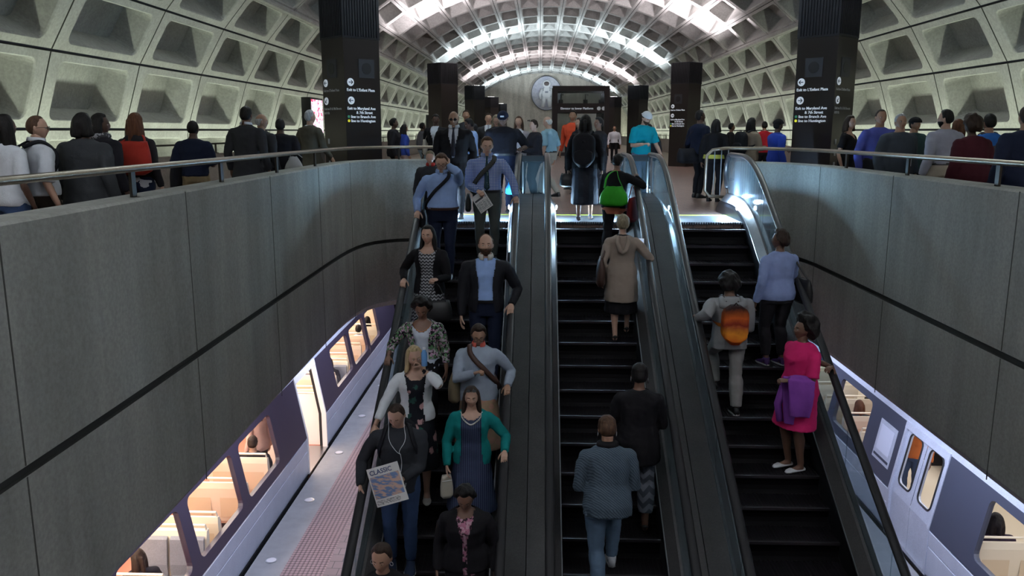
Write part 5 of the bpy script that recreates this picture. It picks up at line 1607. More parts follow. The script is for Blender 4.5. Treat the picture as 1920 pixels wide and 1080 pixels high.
# 1 man, light blue shirt, hand at his ear
g = G(829, 292, 1.80, 20)
p = person(g, 178, G.H, 'man in light blue shirt with black strap across it, hand at his ear', b=1.16, belly=.07, sk='fair', hair=('short', 'brown'), top=(ltblue, 1, .12, .016), bottom=('pants', navy), belt=brleather, shoes=SH, glasses='clear',
           head=(20, 4, 0), lean=2, feet=STAND, collar=ltblue, arms={'r': rail_hand('LL', g[1]-.18), 'l': 'ear'})
cross_bag(p, -1, nylon, 'black strap of a messenger bag worn by the man in light blue', g=.035, sw=.024, low=.05)
g1 = g
# 2 man, checked shirt and tie
g = G(913, 259, 1.80, 10)
p = person(g, 182, G.H, 'man in blue checked shirt and dark patterned tie, newspaper in his hand', b=1.12, belly=.04, sk='fair', hair=('short', 'brown'),
           top=(C('blue_check_shirting', (.42,.48,.62), (.50,.55,.66), pat='check', cc=(.05,.11,.36)), 1, .12, .016), bottom=('pants', C('green_grey_wool', (.06,.065,.06))), belt=blkleather, shoes=SH, head=(10, 8, 0), feet=STAND, tie=C('dark_teal_tie', (.02,.045,.06), pat='sparse', cc=[(.10,.14,.13)], ps=3),
           collar=C('blue_check_shirting', (.42,.48,.62)), arms={'l': rail_hand('LR', g[1]-.22), 'r': ((.12, .25, 1.02), 'grip')})
cross_bag(p, -1, C('grey_webbing', (.045,.045,.042)), 'dark shoulder strap bag of the man in the checked shirt', g=.034, sw=.032, low=.03)
W_ = p.W(p.J['r'][2]); sheet('folded_newspaper', W_+V((.06, -.05, -.14)), (.75, -.15, .55), (-.52, .25, .8), .21, .26, 'small folded newspaper held low by the man in the checked shirt', 'newspaper', bend=.02)
# 3 woman, zigzag top, black blazer
g = G(803, 422, 1.66, 2)
p = person(g, 175, G.H, 'long-haired woman in zigzag patterned dress and black blazer, hand on the rail', sex='f', sk='fair', hair=('long', 'black', .24), top=(C('zigzag_knit', (.03,.03,.035), pat='zigzag', cc=(.36,.36,.38)), .0, -.3, .013), neckline=.14,
           bottom=('skirt', C('zigzag_knit', (.03,.03,.035)), .34, .03), jacket=(blk, -.1, wide_open), shoes=('heel', blkleather), head=(2, -6, 0), feet=STAND, arms={'r': rail_hand('LL', g[1]-.12), 'l': 'bent'})
W_ = p.W(p.J['l'][2]); bag('handbag', W_+V((.02, -.02, -.26)), 20, .34, .26, .12, blkleather, 'black handbag hanging from the hand of the woman in the zigzag dress', 'handbag', [W_+V((-.09, -.02, -.27)), W_+V((-.03, -.02, -.05)), W_+V((.03, -.03, -.05)), W_+V((.11, -.02, -.27))], hw=.006)
# 4 bearded man in black jacket
g = G(911, 438, 1.78, -5)
fleece = C('cream_fleece', (.50,.48,.44), rough=1)
p = person(g, 181, G.H, 'bearded balding man in black jacket open over a light blue shirt', b=1.1, belly=.03, sk='fair', hair=('receding', 'brown'), beard='brown', top=(C('pale_blue_shirting', (.26,.38,.66)), 1, .12, .014), bottom=('pants', navy), belt=blkleather,
           jacket=(nylon, -.12, wide_open), collar=fleece, shoes=SH, head=(-5, 3, 0), feet=STAND, arms={'l': rail_hand('LR', g[1]-.16), 'r': ((.30, .12, .80), 'relax')})
# 5 woman with curly hair in floral jacket
g = G(792, 566, 1.64, 24)
flor = C('floral_cloth', (.014,.012,.016), pat='floral', cc=[(.46,.26,.38), (.42,.38,.40), (.10,.22,.10)], ps=2.0)
p = person(g, 180, G.H, 'curly-haired woman in floral jacket over a white top, looking down', sex='f', b=1.1, sk='brown', hair=('afro', 'black'), top=(C('white_jersey', (.48,.52,.60)), 0, -.25, .018), neckline=.22, bottom=('pants', blk), jacket=(flor, .15, wide_open, None, .82), shoes=('flat', blkleather),
           head=(24, 0, 0), feet=STAND, arms={'r': rail_hand('LL', g[1]-.20), 'l': 'down'})
bm = BM(); c = p.sh
pth = [p.surf(t, a, .016) for t, a in ((.97, 62), (.90, 35), (.82, 14), (.79, 0), (.82, -14), (.90, -35), (.97, -62))]; tube(bm, smooth_path(pth, 1), .004, 6); obj('necklace', bm, mat('gold_chain', (.5,.22,.10), .3, .9), p.root, True)
# 6 woman in grey-blue sweater
g = G(897, 612, 1.66, 20)
p = person(g, 182, G.H, 'woman in pale grey-blue sweater clutching a brown bag strap', sex='f', b=1.16, belly=.02, sk='tan', hair=('updo', 'dark'), top=(C('pale_blue_knit', (.27,.31,.38), rough=1), 1, -.22, .022), bottom=('skirt', C('tan_floral_skirt', (.30,.20,.13), pat='floral', cc=[(.42,.22,.16)], ps=.9), .55, .05), shoes=('flat', brleather),
           head=(20, 5, 0), feet=STAND, collar=C('coral_cotton', (.60,.12,.09)), arms={'l': rail_hand('LR', g[1]-.14), 'r': 'chest'}, glasses='clear')
cross_bag(p, 1, brleather, 'tan shoulder bag on a wide brown strap, worn over the pale sweater', g=.040, sw=.028, low=.02, body=False)
bag('shoulder_bag', p.W(p.hip+p.rt*.26+p.up*.22-p.fw*.05), 90, .36, .34, .14, C('tan_canvas', (.18,.14,.09)), 'tan canvas bag at the hip of the woman in the pale sweater', 'handbag', [p.W(p.hip+p.rt*.26+p.up*.22+p.fw*.1), p.W(p.sh+p.rt*.14+p.up*.02), p.W(p.hip+p.rt*.26+p.up*.22-p.fw*.16)])
# 7 blonde woman in white blazer
g = G(778, 648, 1.70, 4)
p = person(g, 188, G.H, 'blonde woman in white blazer over a dark floral dress, holding a water bottle', sex='f', b=1.04, sk='fair', hair=('long', 'blond', .12), top=(C('dark_floral_dress', (.012,.013,.018), pat='sparse', cc=[(.03,.09,.075), (.50,.30,.30)], ps=1.1), 0, -.25, .014), neckline=.16,
           bottom=('skirt', C('dark_floral_dress', (.012,.013,.018)), .46, .04), jacket=(C('white_linen', (.58,.60,.63)), -.02, wide_open, None, .86), shoes=('flat', mat('pale_shoe', (.45,.43,.42), .5)), head=(4, 14, 6), feet=STAND, arms={'r': rail_hand('LL', g[1]-.30), 'l': 'mouth'})
W_ = p.W(p.J['l'][2])
root = empty('water_bottle', W_+V((.02, -.05, .05)), 0, 'clear blue water bottle in the raised hand of the blonde woman', 'bottle')
bm = BM(); loft(bm, [[(r*cos(2*pi*k/16), r*sin(2*pi*k/16), z) for k in range(16)] for z, r in ((0, .028), (.005, .032), (.05, .030), (.10, .032), (.135, .030), (.16, .016), (.17, .013))]); obj('bottle_body', bm, mat('blue_plastic', (.12,.28,.55), .15), root, True)
bm = BM(); disc_prism(bm, (0, 0), .015, .17, .190, 14); obj('cap', bm, white_paper, root)
root = empty('wrist_watch', p.W(p.J['l'][1].lerp(p.J['l'][2], .86)), 0, 'dark wrist watch on the raised arm of the blonde woman', 'watch')
d = (p.W(p.J['l'][2])-p.W(p.J['l'][1])).normalized(); a = d.cross(V((0, 1, 0))).normalized(); b_ = d.cross(a)
bm = BM(); tube(bm, [a*.030*cos(t)+b_*.028*sin(t) for t in [2*pi*i/14 for i in range(14)]], [(.009, .003)]*14, 6, closed=True, hint=d); obj('strap', bm, blkleather, root); bm = BM(); obox(bm, -b_*.03 if b_.y > 0 else b_*.03, a, d, b_, .016, .018, .005); obj('watch_face', bm, mat('watch_glass', (.01,.01,.015), .1), root)
# 8 man reading a newspaper
g = G(746, 760, 1.78, 26)
p = person(g, 184, G.H, 'man in charcoal sweater reading a newspaper with white earphones in', b=1.12, sk='fair', hair=('crew', 'dark'), top=(C('charcoal_knit', (.030,.032,.038), rough=1), 1, -.22, .016), bottom=('pants', jean), shoes=('sneaker', C('navy_canvas', (.02,.03,.06))),
           head=(26, -12, 0), feet=STAND, arms={'l': ((-.06, .30, 1.05), 'grip'), 'r': ((.36, .16, .92), 'relax')})
backpack(p, nylon, 'black backpack worn by the man reading the newspaper', w=.30, h=.44)
W_ = p.W(p.J['l'][2]); sheet('newspaper', W_+V((-.13, -.09, -.02)), (.93, -.12, .34), (-.33, .30, .90), .32, .36, 'colour newspaper held open by the man in the charcoal sweater', 'newspaper', headline='CLASSIC', cols=False, bend=.04)
root = empty('earphones', p.W(p.sh), 0, 'white earphone cord hanging down the front of the newspaper reader', 'earphones'); o = p.W(p.sh)
for s in (-1, 1):
    bm = BM(); pts = [p.HM((s*.080, .005, -.012)), p.HM((s*.075, .05, -.09)), p.surf(.85, 22*s, .03), p.surf(.66, 3*s, .03), p.surf(.60, -8, .03)]; tube(bm, [p.W(q)-o for q in smooth_path(pts, 2)], .003, 6); obj('cord', bm, white_paper, root, True)
bm = BM(); pts = [p.surf(.60, -8, .03), p.surf(.42, -12, .035), p.surf(.2, -6, .06), p.surf(.0, 10, .07), p.surf(-.05, -16, .06), p.surf(.05, -20, .04)]; tube(bm, [p.W(q)-o for q in smooth_path(pts, 2)], .003, 6); obj('cord', bm, white_paper, root, True)
# 9 woman in teal cardigan
g = G(884, 724, 1.70, 4)
p = person(g, 181, G.H, 'long-haired woman in teal cardigan and navy dress, sunglasses on her head', sex='f', b=1.10, belly=.01, sk='fair', hair=('long', 'dark', .34), top=(C('navy_pinstripe', (.020,.026,.060), pat='pin', cc=(.07,.085,.14), ps=1.2), 0, -.25, .013), neckline=.16,
           bottom=('skirt', C('navy_pinstripe', (.020,.026,.060)), .50, .06), jacket=(C('teal_knit', (.008,.16,.155), rough=1), -.15, lambda t: .065+.02*ss(.3, -.5, t)), shoes=('flat', blkleather), head=(4, 3, 0), glasses='head', feet=STAND,
           arms={'l': rail_hand('LR', g[1]-.20), 'r': ((.24, .16, .78), 'relax')})
bm = BM(); pth = [p.surf(t, a, .018) for t, a in ((.97, 60), (.88, 34), (.80, 14), (.76, 0), (.80, -14), (.88, -34), (.97, -60))]; 
for q in smooth_path(pth, 2): ellipsoid(bm, q, (.008,)*3, 8, 6)
obj('pearl_necklace', bm, mat('pearl', (.6,.58,.55), .3), p.root, True)['kind'] = 'stuff'
W_ = p.W(p.J['r'][2]); root = empty('clutch_purse', W_+V((.0, -.05, -.20)), radians(20), 'pale cream clutch purse held by the woman in the teal cardigan', 'purse')
bm = BM(); bagmesh(bm, .13, .24, .04, top=.7); [setattr(v.co, 'z', v.co.z+.12) for v in bm.verts]; obj('purse_body', bm, mat('cream_leather', (.42,.38,.31), .5), root, True)
bm = BM(); tube(bm, [(-.05, -.022, .07), (.05, -.022, .07)], .003, 6); obj('zip', bm, m_steel, root)
# 10 woman in black blazer, pink blouse, bottom
g = G(873, 915, 1.64, 26)
p = person(g, 180, G.H, 'short-haired woman in black blazer over a pink patterned blouse', sex='f', b=1.15, sk='brown', hair=('curly', 'black'), top=(C('pink_print', (.36,.14,.21), pat='floral', cc=[(.04,.02,.03), (.5,.3,.36)], ps=2.2), 1, -.2, .016), neckline=.08, bottom=('pants', blk), jacket=(blk, -.12, lambda t: .010+.034*ss(.45, .95, t)), shoes=('flat', blkleather),
           head=(26, 0, 0), feet=STAND, arms={'l': 'down', 'r': 'down'})
# 11 woman at the bottom edge
g = G(716, 1018, 1.62, 8)
p = person(g, 195, G.H, 'short-haired woman in black at the very bottom of the left escalator', sex='f', b=1.05, sk='tan', hair=('short', 'dark'), top=(blk, 1, -.2, .014), bottom=('pants', blk), shoes=('flat', blkleather), head=(8, -24, 0), feet=STAND, arms={'l': 'down', 'r': 'down'})
bm = BM()
for s in (-1, 1): tube(bm, [p.HM((s*.084+.014*cos(t), .0, -.045+.018*sin(t))) for t in [2*pi*i/12 for i in range(12)]], .003, 6, closed=True); obj('hoop_earring', bm, m_steel, p.root); bm = BM()
# 12 person behind the man in blue, headphones
g = G(807, 286, 1.46, 10)
p = person(g, 180, G.H, 'short person in dark jacket with red collar, half hidden behind the man in light blue', far=1, sk='fair', hair=('short', 'ash'), top=(char, 1, -.1, .02), collar=C('dark_red_fleece', (.35,.03,.025)), bottom=('pants', blk), shoes=SH, head=(10, 0, 0), feet=STAND)

# ================================================================== escalator going up (middle)
CLIMB = {'l': (-.08, -.02, 0), 'r': (.09, .33, .20), 'hy': .10}
CLIMB2 = {'l': (-.08, .33, .20), 'r': (.09, -.02, 0), 'hy': .10}
# woman in trench coat
g = G(1169, 404, 1.70, 0)
p = person(g, -2, G.H, 'woman in beige trench coat walking up the middle escalator', sex='f', b=1.05, sk='fair', hair=('updo', 'ash'), top=(blk, 0, -.2, .012), bottom=('skirt', blk, .46, .02), jacket=(C('beige_trench_cotton', (.30,.235,.195), (.35,.28,.235)), -.62, None, None, 1.0, 'trench_coat'),
           shoes=('heel', blkleather), head=(0, 0, 0), feet={'l': (-.07, -.02, 0), 'r': (.09, .20, .06), 'hy': .06}, arms={'r': ('w', V((HX['MR']-.10, g[1]+.20, zst(g[1]+.20)+.98)), 'grip'), 'l': 'down'})
bm = BM()      # hood lying on the back
H_ = 1.7; c = p.sh-p.fw*.075-p.up*.10
tube(bm, [p.surf(1.0, 150, .035), p.surf(.86, 160, .05), p.surf(.66, 170, .055), p.surf(.60, 180, .06), p.surf(.66, 190, .055), p.surf(.86, 200, .05), p.surf(1.0, 210, .035)], [.02, .03, .03, .028, .03, .03, .02], 10); obj('hood', bm, C('beige_trench_cotton', (.3,.235,.195)), p.jacket, True)
W_ = p.W(p.J['r'][2]); root = empty('mobile_phone', W_+V((.03, .05, .06)), radians(-20), 'white mobile phone in the hand of the woman in the trench coat', 'phone'); bm = BM(); box(bm, -.035, .035, -.005, .005, -.06, .06, 0, .004); obj('phone_body', bm, mat('white_phone', (.75,.78,.85), .3, emit=(.7,.8,1), es=.25), root)
bm = BM(); box(bm, -.030, .030, -.007, -.005, -.05, .05); obj('phone_screen', bm, mat('phone_screen', (.3,.35,.45), .2, emit=(.6,.75,1), es=.5), root)
shoulder_bag(p, -1, .34, .36, .12, brleather, 'dark brown shoulder bag of the woman in the trench coat', drop=.58)
# woman in black jacket and patterned trousers
g = G(1201, 688, 1.68, 2)
p = person(g, -4, G.H, 'woman in black jacket and grey patterned trousers with hoop earrings', sex='f', b=1.15, sk='brown', hair=('short', 'black'), top=(blk, 1, -.2, .018), bottom=('pants', C('patterned_trouser_cloth', (.07,.08,.10), pat='zigzag', cc=(.20,.21,.25), ps=.35), .032, .86), jacket=(blk, -.32, None), shoes=('heel', blkleather),
           head=(2, 0, 0), feet=CLIMB2, arms={'l': 'bent', 'r': 'bent'})
bm = BM()
for s in (-1, 1): tube(bm, [p.HM((s*.088, .024*cos(t)-.005, -.05+.030*sin(t))) for t in [2*pi*i/16 for i in range(16)]], .0035, 6, closed=True); obj('hoop_earring', bm, mat('silver', (.6,.6,.65), .25, .9), p.root); bm = BM()
# woman in knit sweater
g = G(1146, 797, 1.68, 10)
p = person(g, 4, G.H, 'woman in grey-blue cable knit sweater and jeans seen from behind', sex='f', b=1.20, sk='tan', hair=('short', 'brown'), top=(C('cable_knit', (.085,.115,.15), (.11,.145,.18), pat='knit', cc=(.05,.07,.095), rough=1), 1, -.18, .024), bottom=('pants', ljean, .016), shoes=('sneaker', white_paper), head=(10, 0, 0), lean=8,
           feet=CLIMB, arms={'l': 'bent', 'r': 'bent'})
bm = BM(); tube(bm, [p.sh+p.rt*.07*cos(t)+p.fw*.065*sin(t)+p.up*.02 for t in [2*pi*i/16 for i in range(16)]], .038, 10, closed=True); obj('black_scarf', bm, blk, p.root, True)
bm = BM()
for s in (-1, 1): tube(bm, [p.HM((s*.088, .016*cos(t)-.005, -.05+.022*sin(t))) for t in [2*pi*i/16 for i in range(16)]], .0035, 6, closed=True); obj('hoop_earring', bm, mat('silver', (.6,.6,.65), .25, .9), p.root); bm = BM()
# woman in black with the green bag
g = G(1150, 292, 1.64, 10)
p = person(g, -25, G.H, 'woman in black coat with bright green handbag near the top of the middle escalator', sex='f', b=1.12, sk='brown', hair=('updo', 'black'), top=(C('orange_cotton', (.50,.16,.09)), 0, -.30, .012), bottom=('pants', blk, .02), jacket=(blk, -.12, None), shoes=('flat', blkleather), head=(10, -10, 0),
           lean=6, feet=CLIMB, arms={'r': rail_hand('MR', g[1]+.22, up=True), 'l': 'bent'})
bm = BM(); loft(bm, [[p.surf(t, a*22.5, .034+.012*k_) for a in range(16)] for t, k_ in ((-.30, 1.6), (-.2, 1), (-.1, .2))], cap=False); obj('shirt_hem', bm, C('orange_cotton', (.50,.16,.09)), p.root, True)
gm = C('bright_green_leather', (.03,.30,.02), (.05,.40,.03), rough=.4)
at = p.W(p.hip-p.fw*.24+p.up*.24+p.rt*.06)
bag('handbag', at, -20, .40, .27, .16, gm, 'bright green slouchy handbag on the back of the woman in black', 'handbag', [at+V((-.13, 0, -.02)), at+V((-.10, .03, .16)), p.W(p.sh+p.rt*.02-p.fw*.04+p.up*.03), at+V((.06, .05, .12)), at+V((.13, .02, -.02))], top=.55, hw=.018)
at = p.W(p.hip+p.rt*.30+p.up*.10-p.fw*.12); bag('tote_bag', at, 60, .26, .34, .10, C('dark_red_cloth', (.13,.015,.015)), 'dark red tote bag hanging beside the green handbag', 'bag', [at+V((-.05, 0, 0)), at+V((0, .02, .22)), at+V((.05, 0, 0))])
# woman with backpack and grey skirt stepping off
g, H_ = on_floor(1098, 224, 12.42)
p = person((g[0], 12.42, .012), -8, max(1.6, H_), 'woman with black backpack and long grey skirt stepping off the middle escalator', far=0, sex='f', b=1.1, sk='tan', hair=('long', 'black', .18), top=(blk, 1, -.15, .02), bottom=('skirt', C('dark_grey_skirt', (.028,.030,.040)), .54, .01), shoes=('heel', mat('silver_shoe', (.4,.4,.45), .3, .6)),
           feet={'l': (-.06, -.25, -.08), 'r': (.08, .16, 0), 'hy': 0}, arms={'l': 'down', 'r': 'down'})
backpack(p, nylon, 'black backpack of the woman in the long grey skirt', w=.34, h=.50, logo=m_steel)
bag('handbag', p.W(p.J['l'][2]+V((0, .02, -.06))), 0, .26, .20, .12, blkleather, 'black bag in the hand of the woman in the long grey skirt', 'handbag', None)

# ================================================================== right escalator (up)
g = G(1377, 524, 1.72, 12)
p = person(g, 2, G.H, 'person in grey hooded sweatsuit wearing an orange backpack', b=1.18, sk='brown', hair=('afro', 'black'), top=(C('grey_sweat_cloth', (.25,.25,.26), (.30,.30,.31), rough=1), 1, -.20, .030), bottom=('pants', C('grey_sweat_trouser', (.26,.25,.24), rough=1), .030, .97), shoes=('sneaker', blkleather), head=(12, 0, 0), lean=7,
           feet=CLIMB2, arms={'l': rail_hand('RL', g[1]+.10, up=True), 'r': 'bent'})
bm = BM(); tube(bm, [p.surf(1.0, 120, .03), p.surf(.86, 150, .055), p.surf(.78, 180, .065), p.surf(.86, 210, .055), p.surf(1.0, 240, .03)], [.03, .045, .05, .045, .03], 10); obj('hood', bm, C('grey_sweat_cloth', (.25,.25,.26)), p.top, True)
ob = C('orange_printed_nylon', (.5,.1,.02), pat='sunset', rough=.5)
backpack(p, ob, 'orange and red printed backpack on the person in grey', w=.30, h=.44, t=.86, m2=ob, gap=.06)
g = G(1466, 432, 1.72, 0)
p = person(g, 18, G.H, 'woman in lavender sweater looking left with a black bag on her shoulder', sex='f', b=1.18, belly=.02, sk='brown', hair=('curly', 'dark'), top=(C('lavender_knit', (.24,.30,.52), rough=1), 1, -.12, .022), bottom=('pants', blk2, .016, .94), shoes=('sneaker', C('purple_canvas', (.08,.04,.14))), head=(0, 42, 0), glasses='clear',
           feet=STAND, arms={'l': 'down', 'r': 'bent'})
shoulder_bag(p, 1, .36, .30, .12, blkleather, 'black leather shoulder bag of the woman in the lavender sweater', drop=.62, back=-.10)
g = G(1511, 596, 1.66, -6)
pk = C('pink_jersey', (.62,.02,.13), (.70,.03,.17))
p = person(g, 112, G.H, 'woman in pink dress with purple jacket over her arm, turning her head', sex='f', b=1.2, belly=.02, sk='brown', hair=('bigafro', 'black'), top=(pk, .42, -.25, .018), bottom=('skirt', pk, .34, .04), shoes=('flat', mat('white_shoe', (.6,.6,.62), .4)), head=(-6, -14, 0), twist=0,
           feet={'l': (-.08, .0, 0), 'r': (.09, .03, 0)}, arms={'r': ('w', V((HX['RR'], g[1]+.05, zst(g[1]+.05)+.99)), (0, 1, .1), 'rail'), 'l': 'bent'})
pu = C('purple_fleece', (.20,.05,.30), (.26,.07,.38))
E_, W2 = p.J['l'][1], p.J['l'][2]; root = empty('draped_jacket', p.W(E_.lerp(W2, .5)), p.root.rotation_euler.z, 'purple jacket draped over the arm of the woman in pink', 'jacket'); M = root_mat(root).inverted()
bm = BM(); c = E_.lerp(W2, .5); ax = (W2-E_).normalized(); sd = ax.cross(V((0, 0, 1))).normalized()
for sg, ln, wd in ((1, .52, .17), (-1, .40, .15)):
    rs = []
    for t in [i/8 for i in range(9)]:
        q = c+sd*sg*(.045+.035*sin(t*3))-V((0, 0, ln*t-.035)); w_ = wd*(1-.25*t)
        rs.append([M@p.W(q+ax*w_*cos(a)+sd*(.030+.012*sin(a*3+t*4))*sin(a)) for a in [2*pi*k/18 for k in range(18)]])
    loft(bm, rs)
tube(bm, [M@p.W(E_.lerp(W2, q)+V((0, 0, .012))) for q in (.1, .35, .7, .95)], [.05, .062, .062, .045], 12)
obj('jacket_cloth', remesh_bm(bm, .012, 2), pu, root)
bm = BM(); tube(bm, [M@p.W(c+sd*.10+ax*.12-V((0, 0, .05))), M@p.W(c+sd*.14+ax*.17-V((0, 0, .3))), M@p.W(c+sd*.10+ax*.15-V((0, 0, .48)))], [.045, .042, .035], 10); obj('sleeve', bm, pu, root, True)

# ================================================================== people on the upper level
def FL(px, py, Y, face, label, Hc=None, **kw):
    g, H_ = on_floor(px, py, Y)
    if Y < 15.6:
        k_ = max(1, 4.2/abs(g[0])) if g[0] < -2 else (max(1, 5.0/g[0]) if g[0] > 3.5 else 1)
        g, H_ = on_floor(px, py, Y*k_)
    H_ = max(1.52, min(1.9, H_)) if Hc is None else Hc
    kw.setdefault('far', 1); kw.setdefault('shoes', SH)
    return person(g, face, H_, label, **kw)
WALK = {'l': (-.08, .26, .01), 'r': (.08, -.26, .03), 'drop': .03}; WALK2 = {'r': (.08, .26, .01), 'l': (-.08, -.26, .03), 'drop': .03}
BK = C('worn_black_coat', (.016,.015,.020)); olive = C('olive_brown_tweed', (.085,.078,.062))
FL(2, 203, 6.7, -20, 'woman with long braids in white t-shirt and blue jeans at the left edge', sex='f', sk='dark', hair=('braids', 'black'), top=(white, .4, -.1, .018), bottom=('pants', jean), feet=WALK)
p = FL(62, 206, 7.1, -38, 'man in white shirt and glasses with a dark backpack, left side', sk='fair', hair=('crew', 'brown'), top=(white, .5, .02, .02), bottom=('pants', C('dark_brown_twill', (.035,.028,.022))), glasses='clear', feet=WALK2, b=1.1, belly=.02, head=(0, -32, 0), collar=white, tie=None)
backpack(p, nylon, 'dark grey backpack of the man in the white shirt on the left', w=.34, h=.50, t=.97, d=.2)
p = FL(150, 203, 7.3, -12, 'broad person in long dark grey coat seen from behind near the left rail', sk='dark', hair=('bob', 'black', .06), top=(dkgrey, 1, -.2, .02), bottom=('pants', blk), jacket=(dkgrey, -.95, None, None, 1.0, 'long_coat'), feet=WALK, b=1.35, belly=.05)
W_ = p.W(p.J['l'][2]); bag('handbag', W_+V((0, -.05, -.05)), 10, .30, .34, .12, C('floral_bag_cloth', (.03,.02,.03), pat='floral', cc=[(.45,.38,.42), (.2,.1,.15)], ps=.7), 'dark floral bag carried low by the person in the long grey coat', 'handbag', [W_+V((-.06, -.05, -.06)), W_+V((0, 0, .0)), W_+V((.06, -.05, -.06))])
p = FL(183, 205, 8.6, -20, 'person in black hooded jacket and patterned scarf behind the long grey coat', sk='dark', hair=('bob', 'black'), top=(BK, 1, -.2, .03), bottom=('pants', blk), feet=WALK2, b=1.1, head=(0, -50, 0))
bm = BM(); tube(bm, [p.sh+p.rt*.075*cos(t)+p.fw*.07*sin(t)+p.up*.02 for t in [2*pi*i/14 for i in range(14)]], .04, 8, closed=True); obj('scarf', bm, C('grey_print_scarf', (.05,.05,.055), pat='floral', cc=[(.3,.3,.32)], ps=2), p.root, True)
p = FL(250, 203, 9.1, -10, 'woman with long auburn hair carrying a red bag on her shoulder', sex='f', sk='fair', hair=('long', 'auburn', .30), top=(white, 0, -.2, .022), jacket=(blk2, .05, None), bottom=('pants', djean), feet=WALK, b=1.08)
at = p.W(p.hip-p.fw*.16+p.rt*.05+p.up*.42); bag('shoulder_bag', at, -18, .50, .36, .15, C('red_leather', (.40,.03,.02), (.50,.05,.035), rough=.5), 'large red shoulder bag on the woman with auburn hair', 'handbag', [at+V((-.16, 0, -.03)), p.W(p.sh-p.rt*.02+p.up*.02), p.W(p.sh+p.rt*.10+p.up*.02), at+V((.16, 0, -.03))], top=.9)
p = FL(359, 219, 10.6, -5, 'man in navy polo shirt and khaki trousers with a dark hip bag', sk='dark', hair=('crew', 'black'), top=(navy, .5, -.02, .022), bottom=('pants', khaki), feet=WALK2, b=1.12, arms={'r': 'bent', 'l': 'down'})
shoulder_bag(p, -1, .32, .34, .10, nylon, 'dark shoulder bag at the hip of the man in the navy polo', drop=.7)
p = FL(459, 193, 10.7, -12, 'tall man in charcoal suit jacket seen from behind by the left rail', sk='brown', hair=('short', 'black'), top=(white, 1, .0, .01), jacket=(char, -.35, None), bottom=('pants', char), feet=WALK, b=1.15, collar=white)
FL(487, 207, 11.9, -25, 'older balding man in dark jacket beside the tall charcoal suit', sk='tan', hair=('bald', 'grey'), top=(blk, 1, -.2, .02), jacket=(char, -.3, None), bottom=('pants', char), feet=WALK2, b=1.1, head=(0, -40, 0))
p = FL(524, 221, 12.5, 5, 'person in black jacket with a knotted white plastic bag', sk='dark', hair=('short', 'black'), top=(BK, 1, -.3, .03), bottom=('pants', C('mint_cloth', (.25,.42,.36)), .03), feet=STAND, b=1.25, belly=.03)
at = p.W(p.hip+p.rt*.22-p.fw*.14+p.up*.12); bag('plastic_bag', at, 0, .30, .34, .16, C('white_polythene', (.50,.50,.52), rough=.35), 'white plastic shopping bag, knotted, behind the left parapet rail', 'bag', [at+V((-.08, 0, -.03)), at+V((-.02, 0, .06)), at+V((.08, 0, .04)), at+V((.14, 0, -.01))], top=.35)
FL(579, 201, 13.7, -30, 'grey-haired man in olive brown jacket beside the nearest left pylon', sk='fair', hair=('short', 'grey'), top=(white, 1, 0, .01), jacket=(olive, -.35, None), bottom=('pants', olive), feet=WALK, b=1.08, arms={'r': 'swingf', 'l': 'down'}, head=(0, -20, 0))
FL(737, 220, 19.0, -80, 'woman with pinned up black hair in dark coat right of the left pylon', sex='f', sk='dark', hair=('updo', 'black'), top=(BK, 1, -.2, .03), bottom=('pants', blk), b=1.2)
FL(757, 232, 21.0, -60, 'person in blue sweater right behind the dark coat beside the left pylon', sex='f', sk='tan', hair=('bob', 'black'), top=(C('royal_blue_knit', (.03,.06,.30)), 1, -.15, .02), bottom=('pants', C('pale_pink_twill', (.4,.28,.27))), b=1.0)
FL(791, 229, 24.0, -60, 'distant person in grey jacket and pale jeans before the left wall', sk='dark', hair=('short', 'black'), top=(C('mid_grey_jersey', (.10,.10,.12)), 1, -.1, .02), bottom=('pants', C('light_jean', (.2,.27,.33))), b=1.0)
p = FL(817, 212, 18.4, 165, 'man in black jacket with a white bag strap on his shoulder', sk='dark', hair=('short', 'black'), top=(white, 1, 0, .01), jacket=(blk, -.2, lapel_open), bottom=('pants', blk), head=(15, 25, 0), b=1.1)
at = p.W(p.hip+p.rt*.26+p.up*.25); bag('tote_bag', at, 80, .30, .34, .1, C('cream_canvas', (.42,.38,.33)), 'cream canvas tote bag on the shoulder of the man in the black jacket', 'bag', [at+V((0, -.08, -.02)), p.W(p.sh+p.rt*.12+p.up*.02), at+V((0, .08, -.02))])
g, H_ = on_floor(851, 211, 12.75)
p = person((g[0], 12.75, .012), 180, max(1.66, H_+.02), 'bald man in black suit and dark tie at the head of the left escalator', b=1.25, belly=.04, sk='tan', hair=('bald', 'black'), glasses='sun', top=(white, 1, 0, .012), jacket=(blk, -.42, lambda t: .012+.036*ss(.3, .95, t) if t > .12 else -1), bottom=('pants', blk), tie=C('dark_dotted_tie', (.03,.03,.04)), collar=white, shoes=SH, feet=STAND, head=(6, 0, 0))
FL(874, 205, 21.0, 180, 'person with dark hair standing behind the bald man in the suit', sk='tan', hair=('short', 'dark'), top=(char, 1, -.2, .02), bottom=('pants', blk))
FL(884, 217, 16.8, 100, 'man with black hair in pale blue shirt walking left behind the suit', sk='dark', hair=('short', 'black'), top=(ltblue, 1, 0, .02), bottom=('pants', blk), b=1.1, feet=WALK, head=(20, 0, 0))
p = FL(916, 211, 20.0, 178, 'man in dark suit and light tie, in the crowd behind the checked shirt', sk='fair', hair=('short', 'dark'), top=(white, 1, 0, .012), jacket=(char, -.3, lapel_open), bottom=('pants', char), tie=C('light_tie', (.3,.3,.36)))
FL(930, 213, 18.4, 190, 'person with light brown hair looking down beside the guard in the cap', sex='f', sk='fair', hair=('bob', 'ash'), top=(char, 1, -.2, .02), bottom=('pants', blk), head=(20, 0, 0), glasses='clear')
g, H_ = on_floor(946, 211, 13.75)
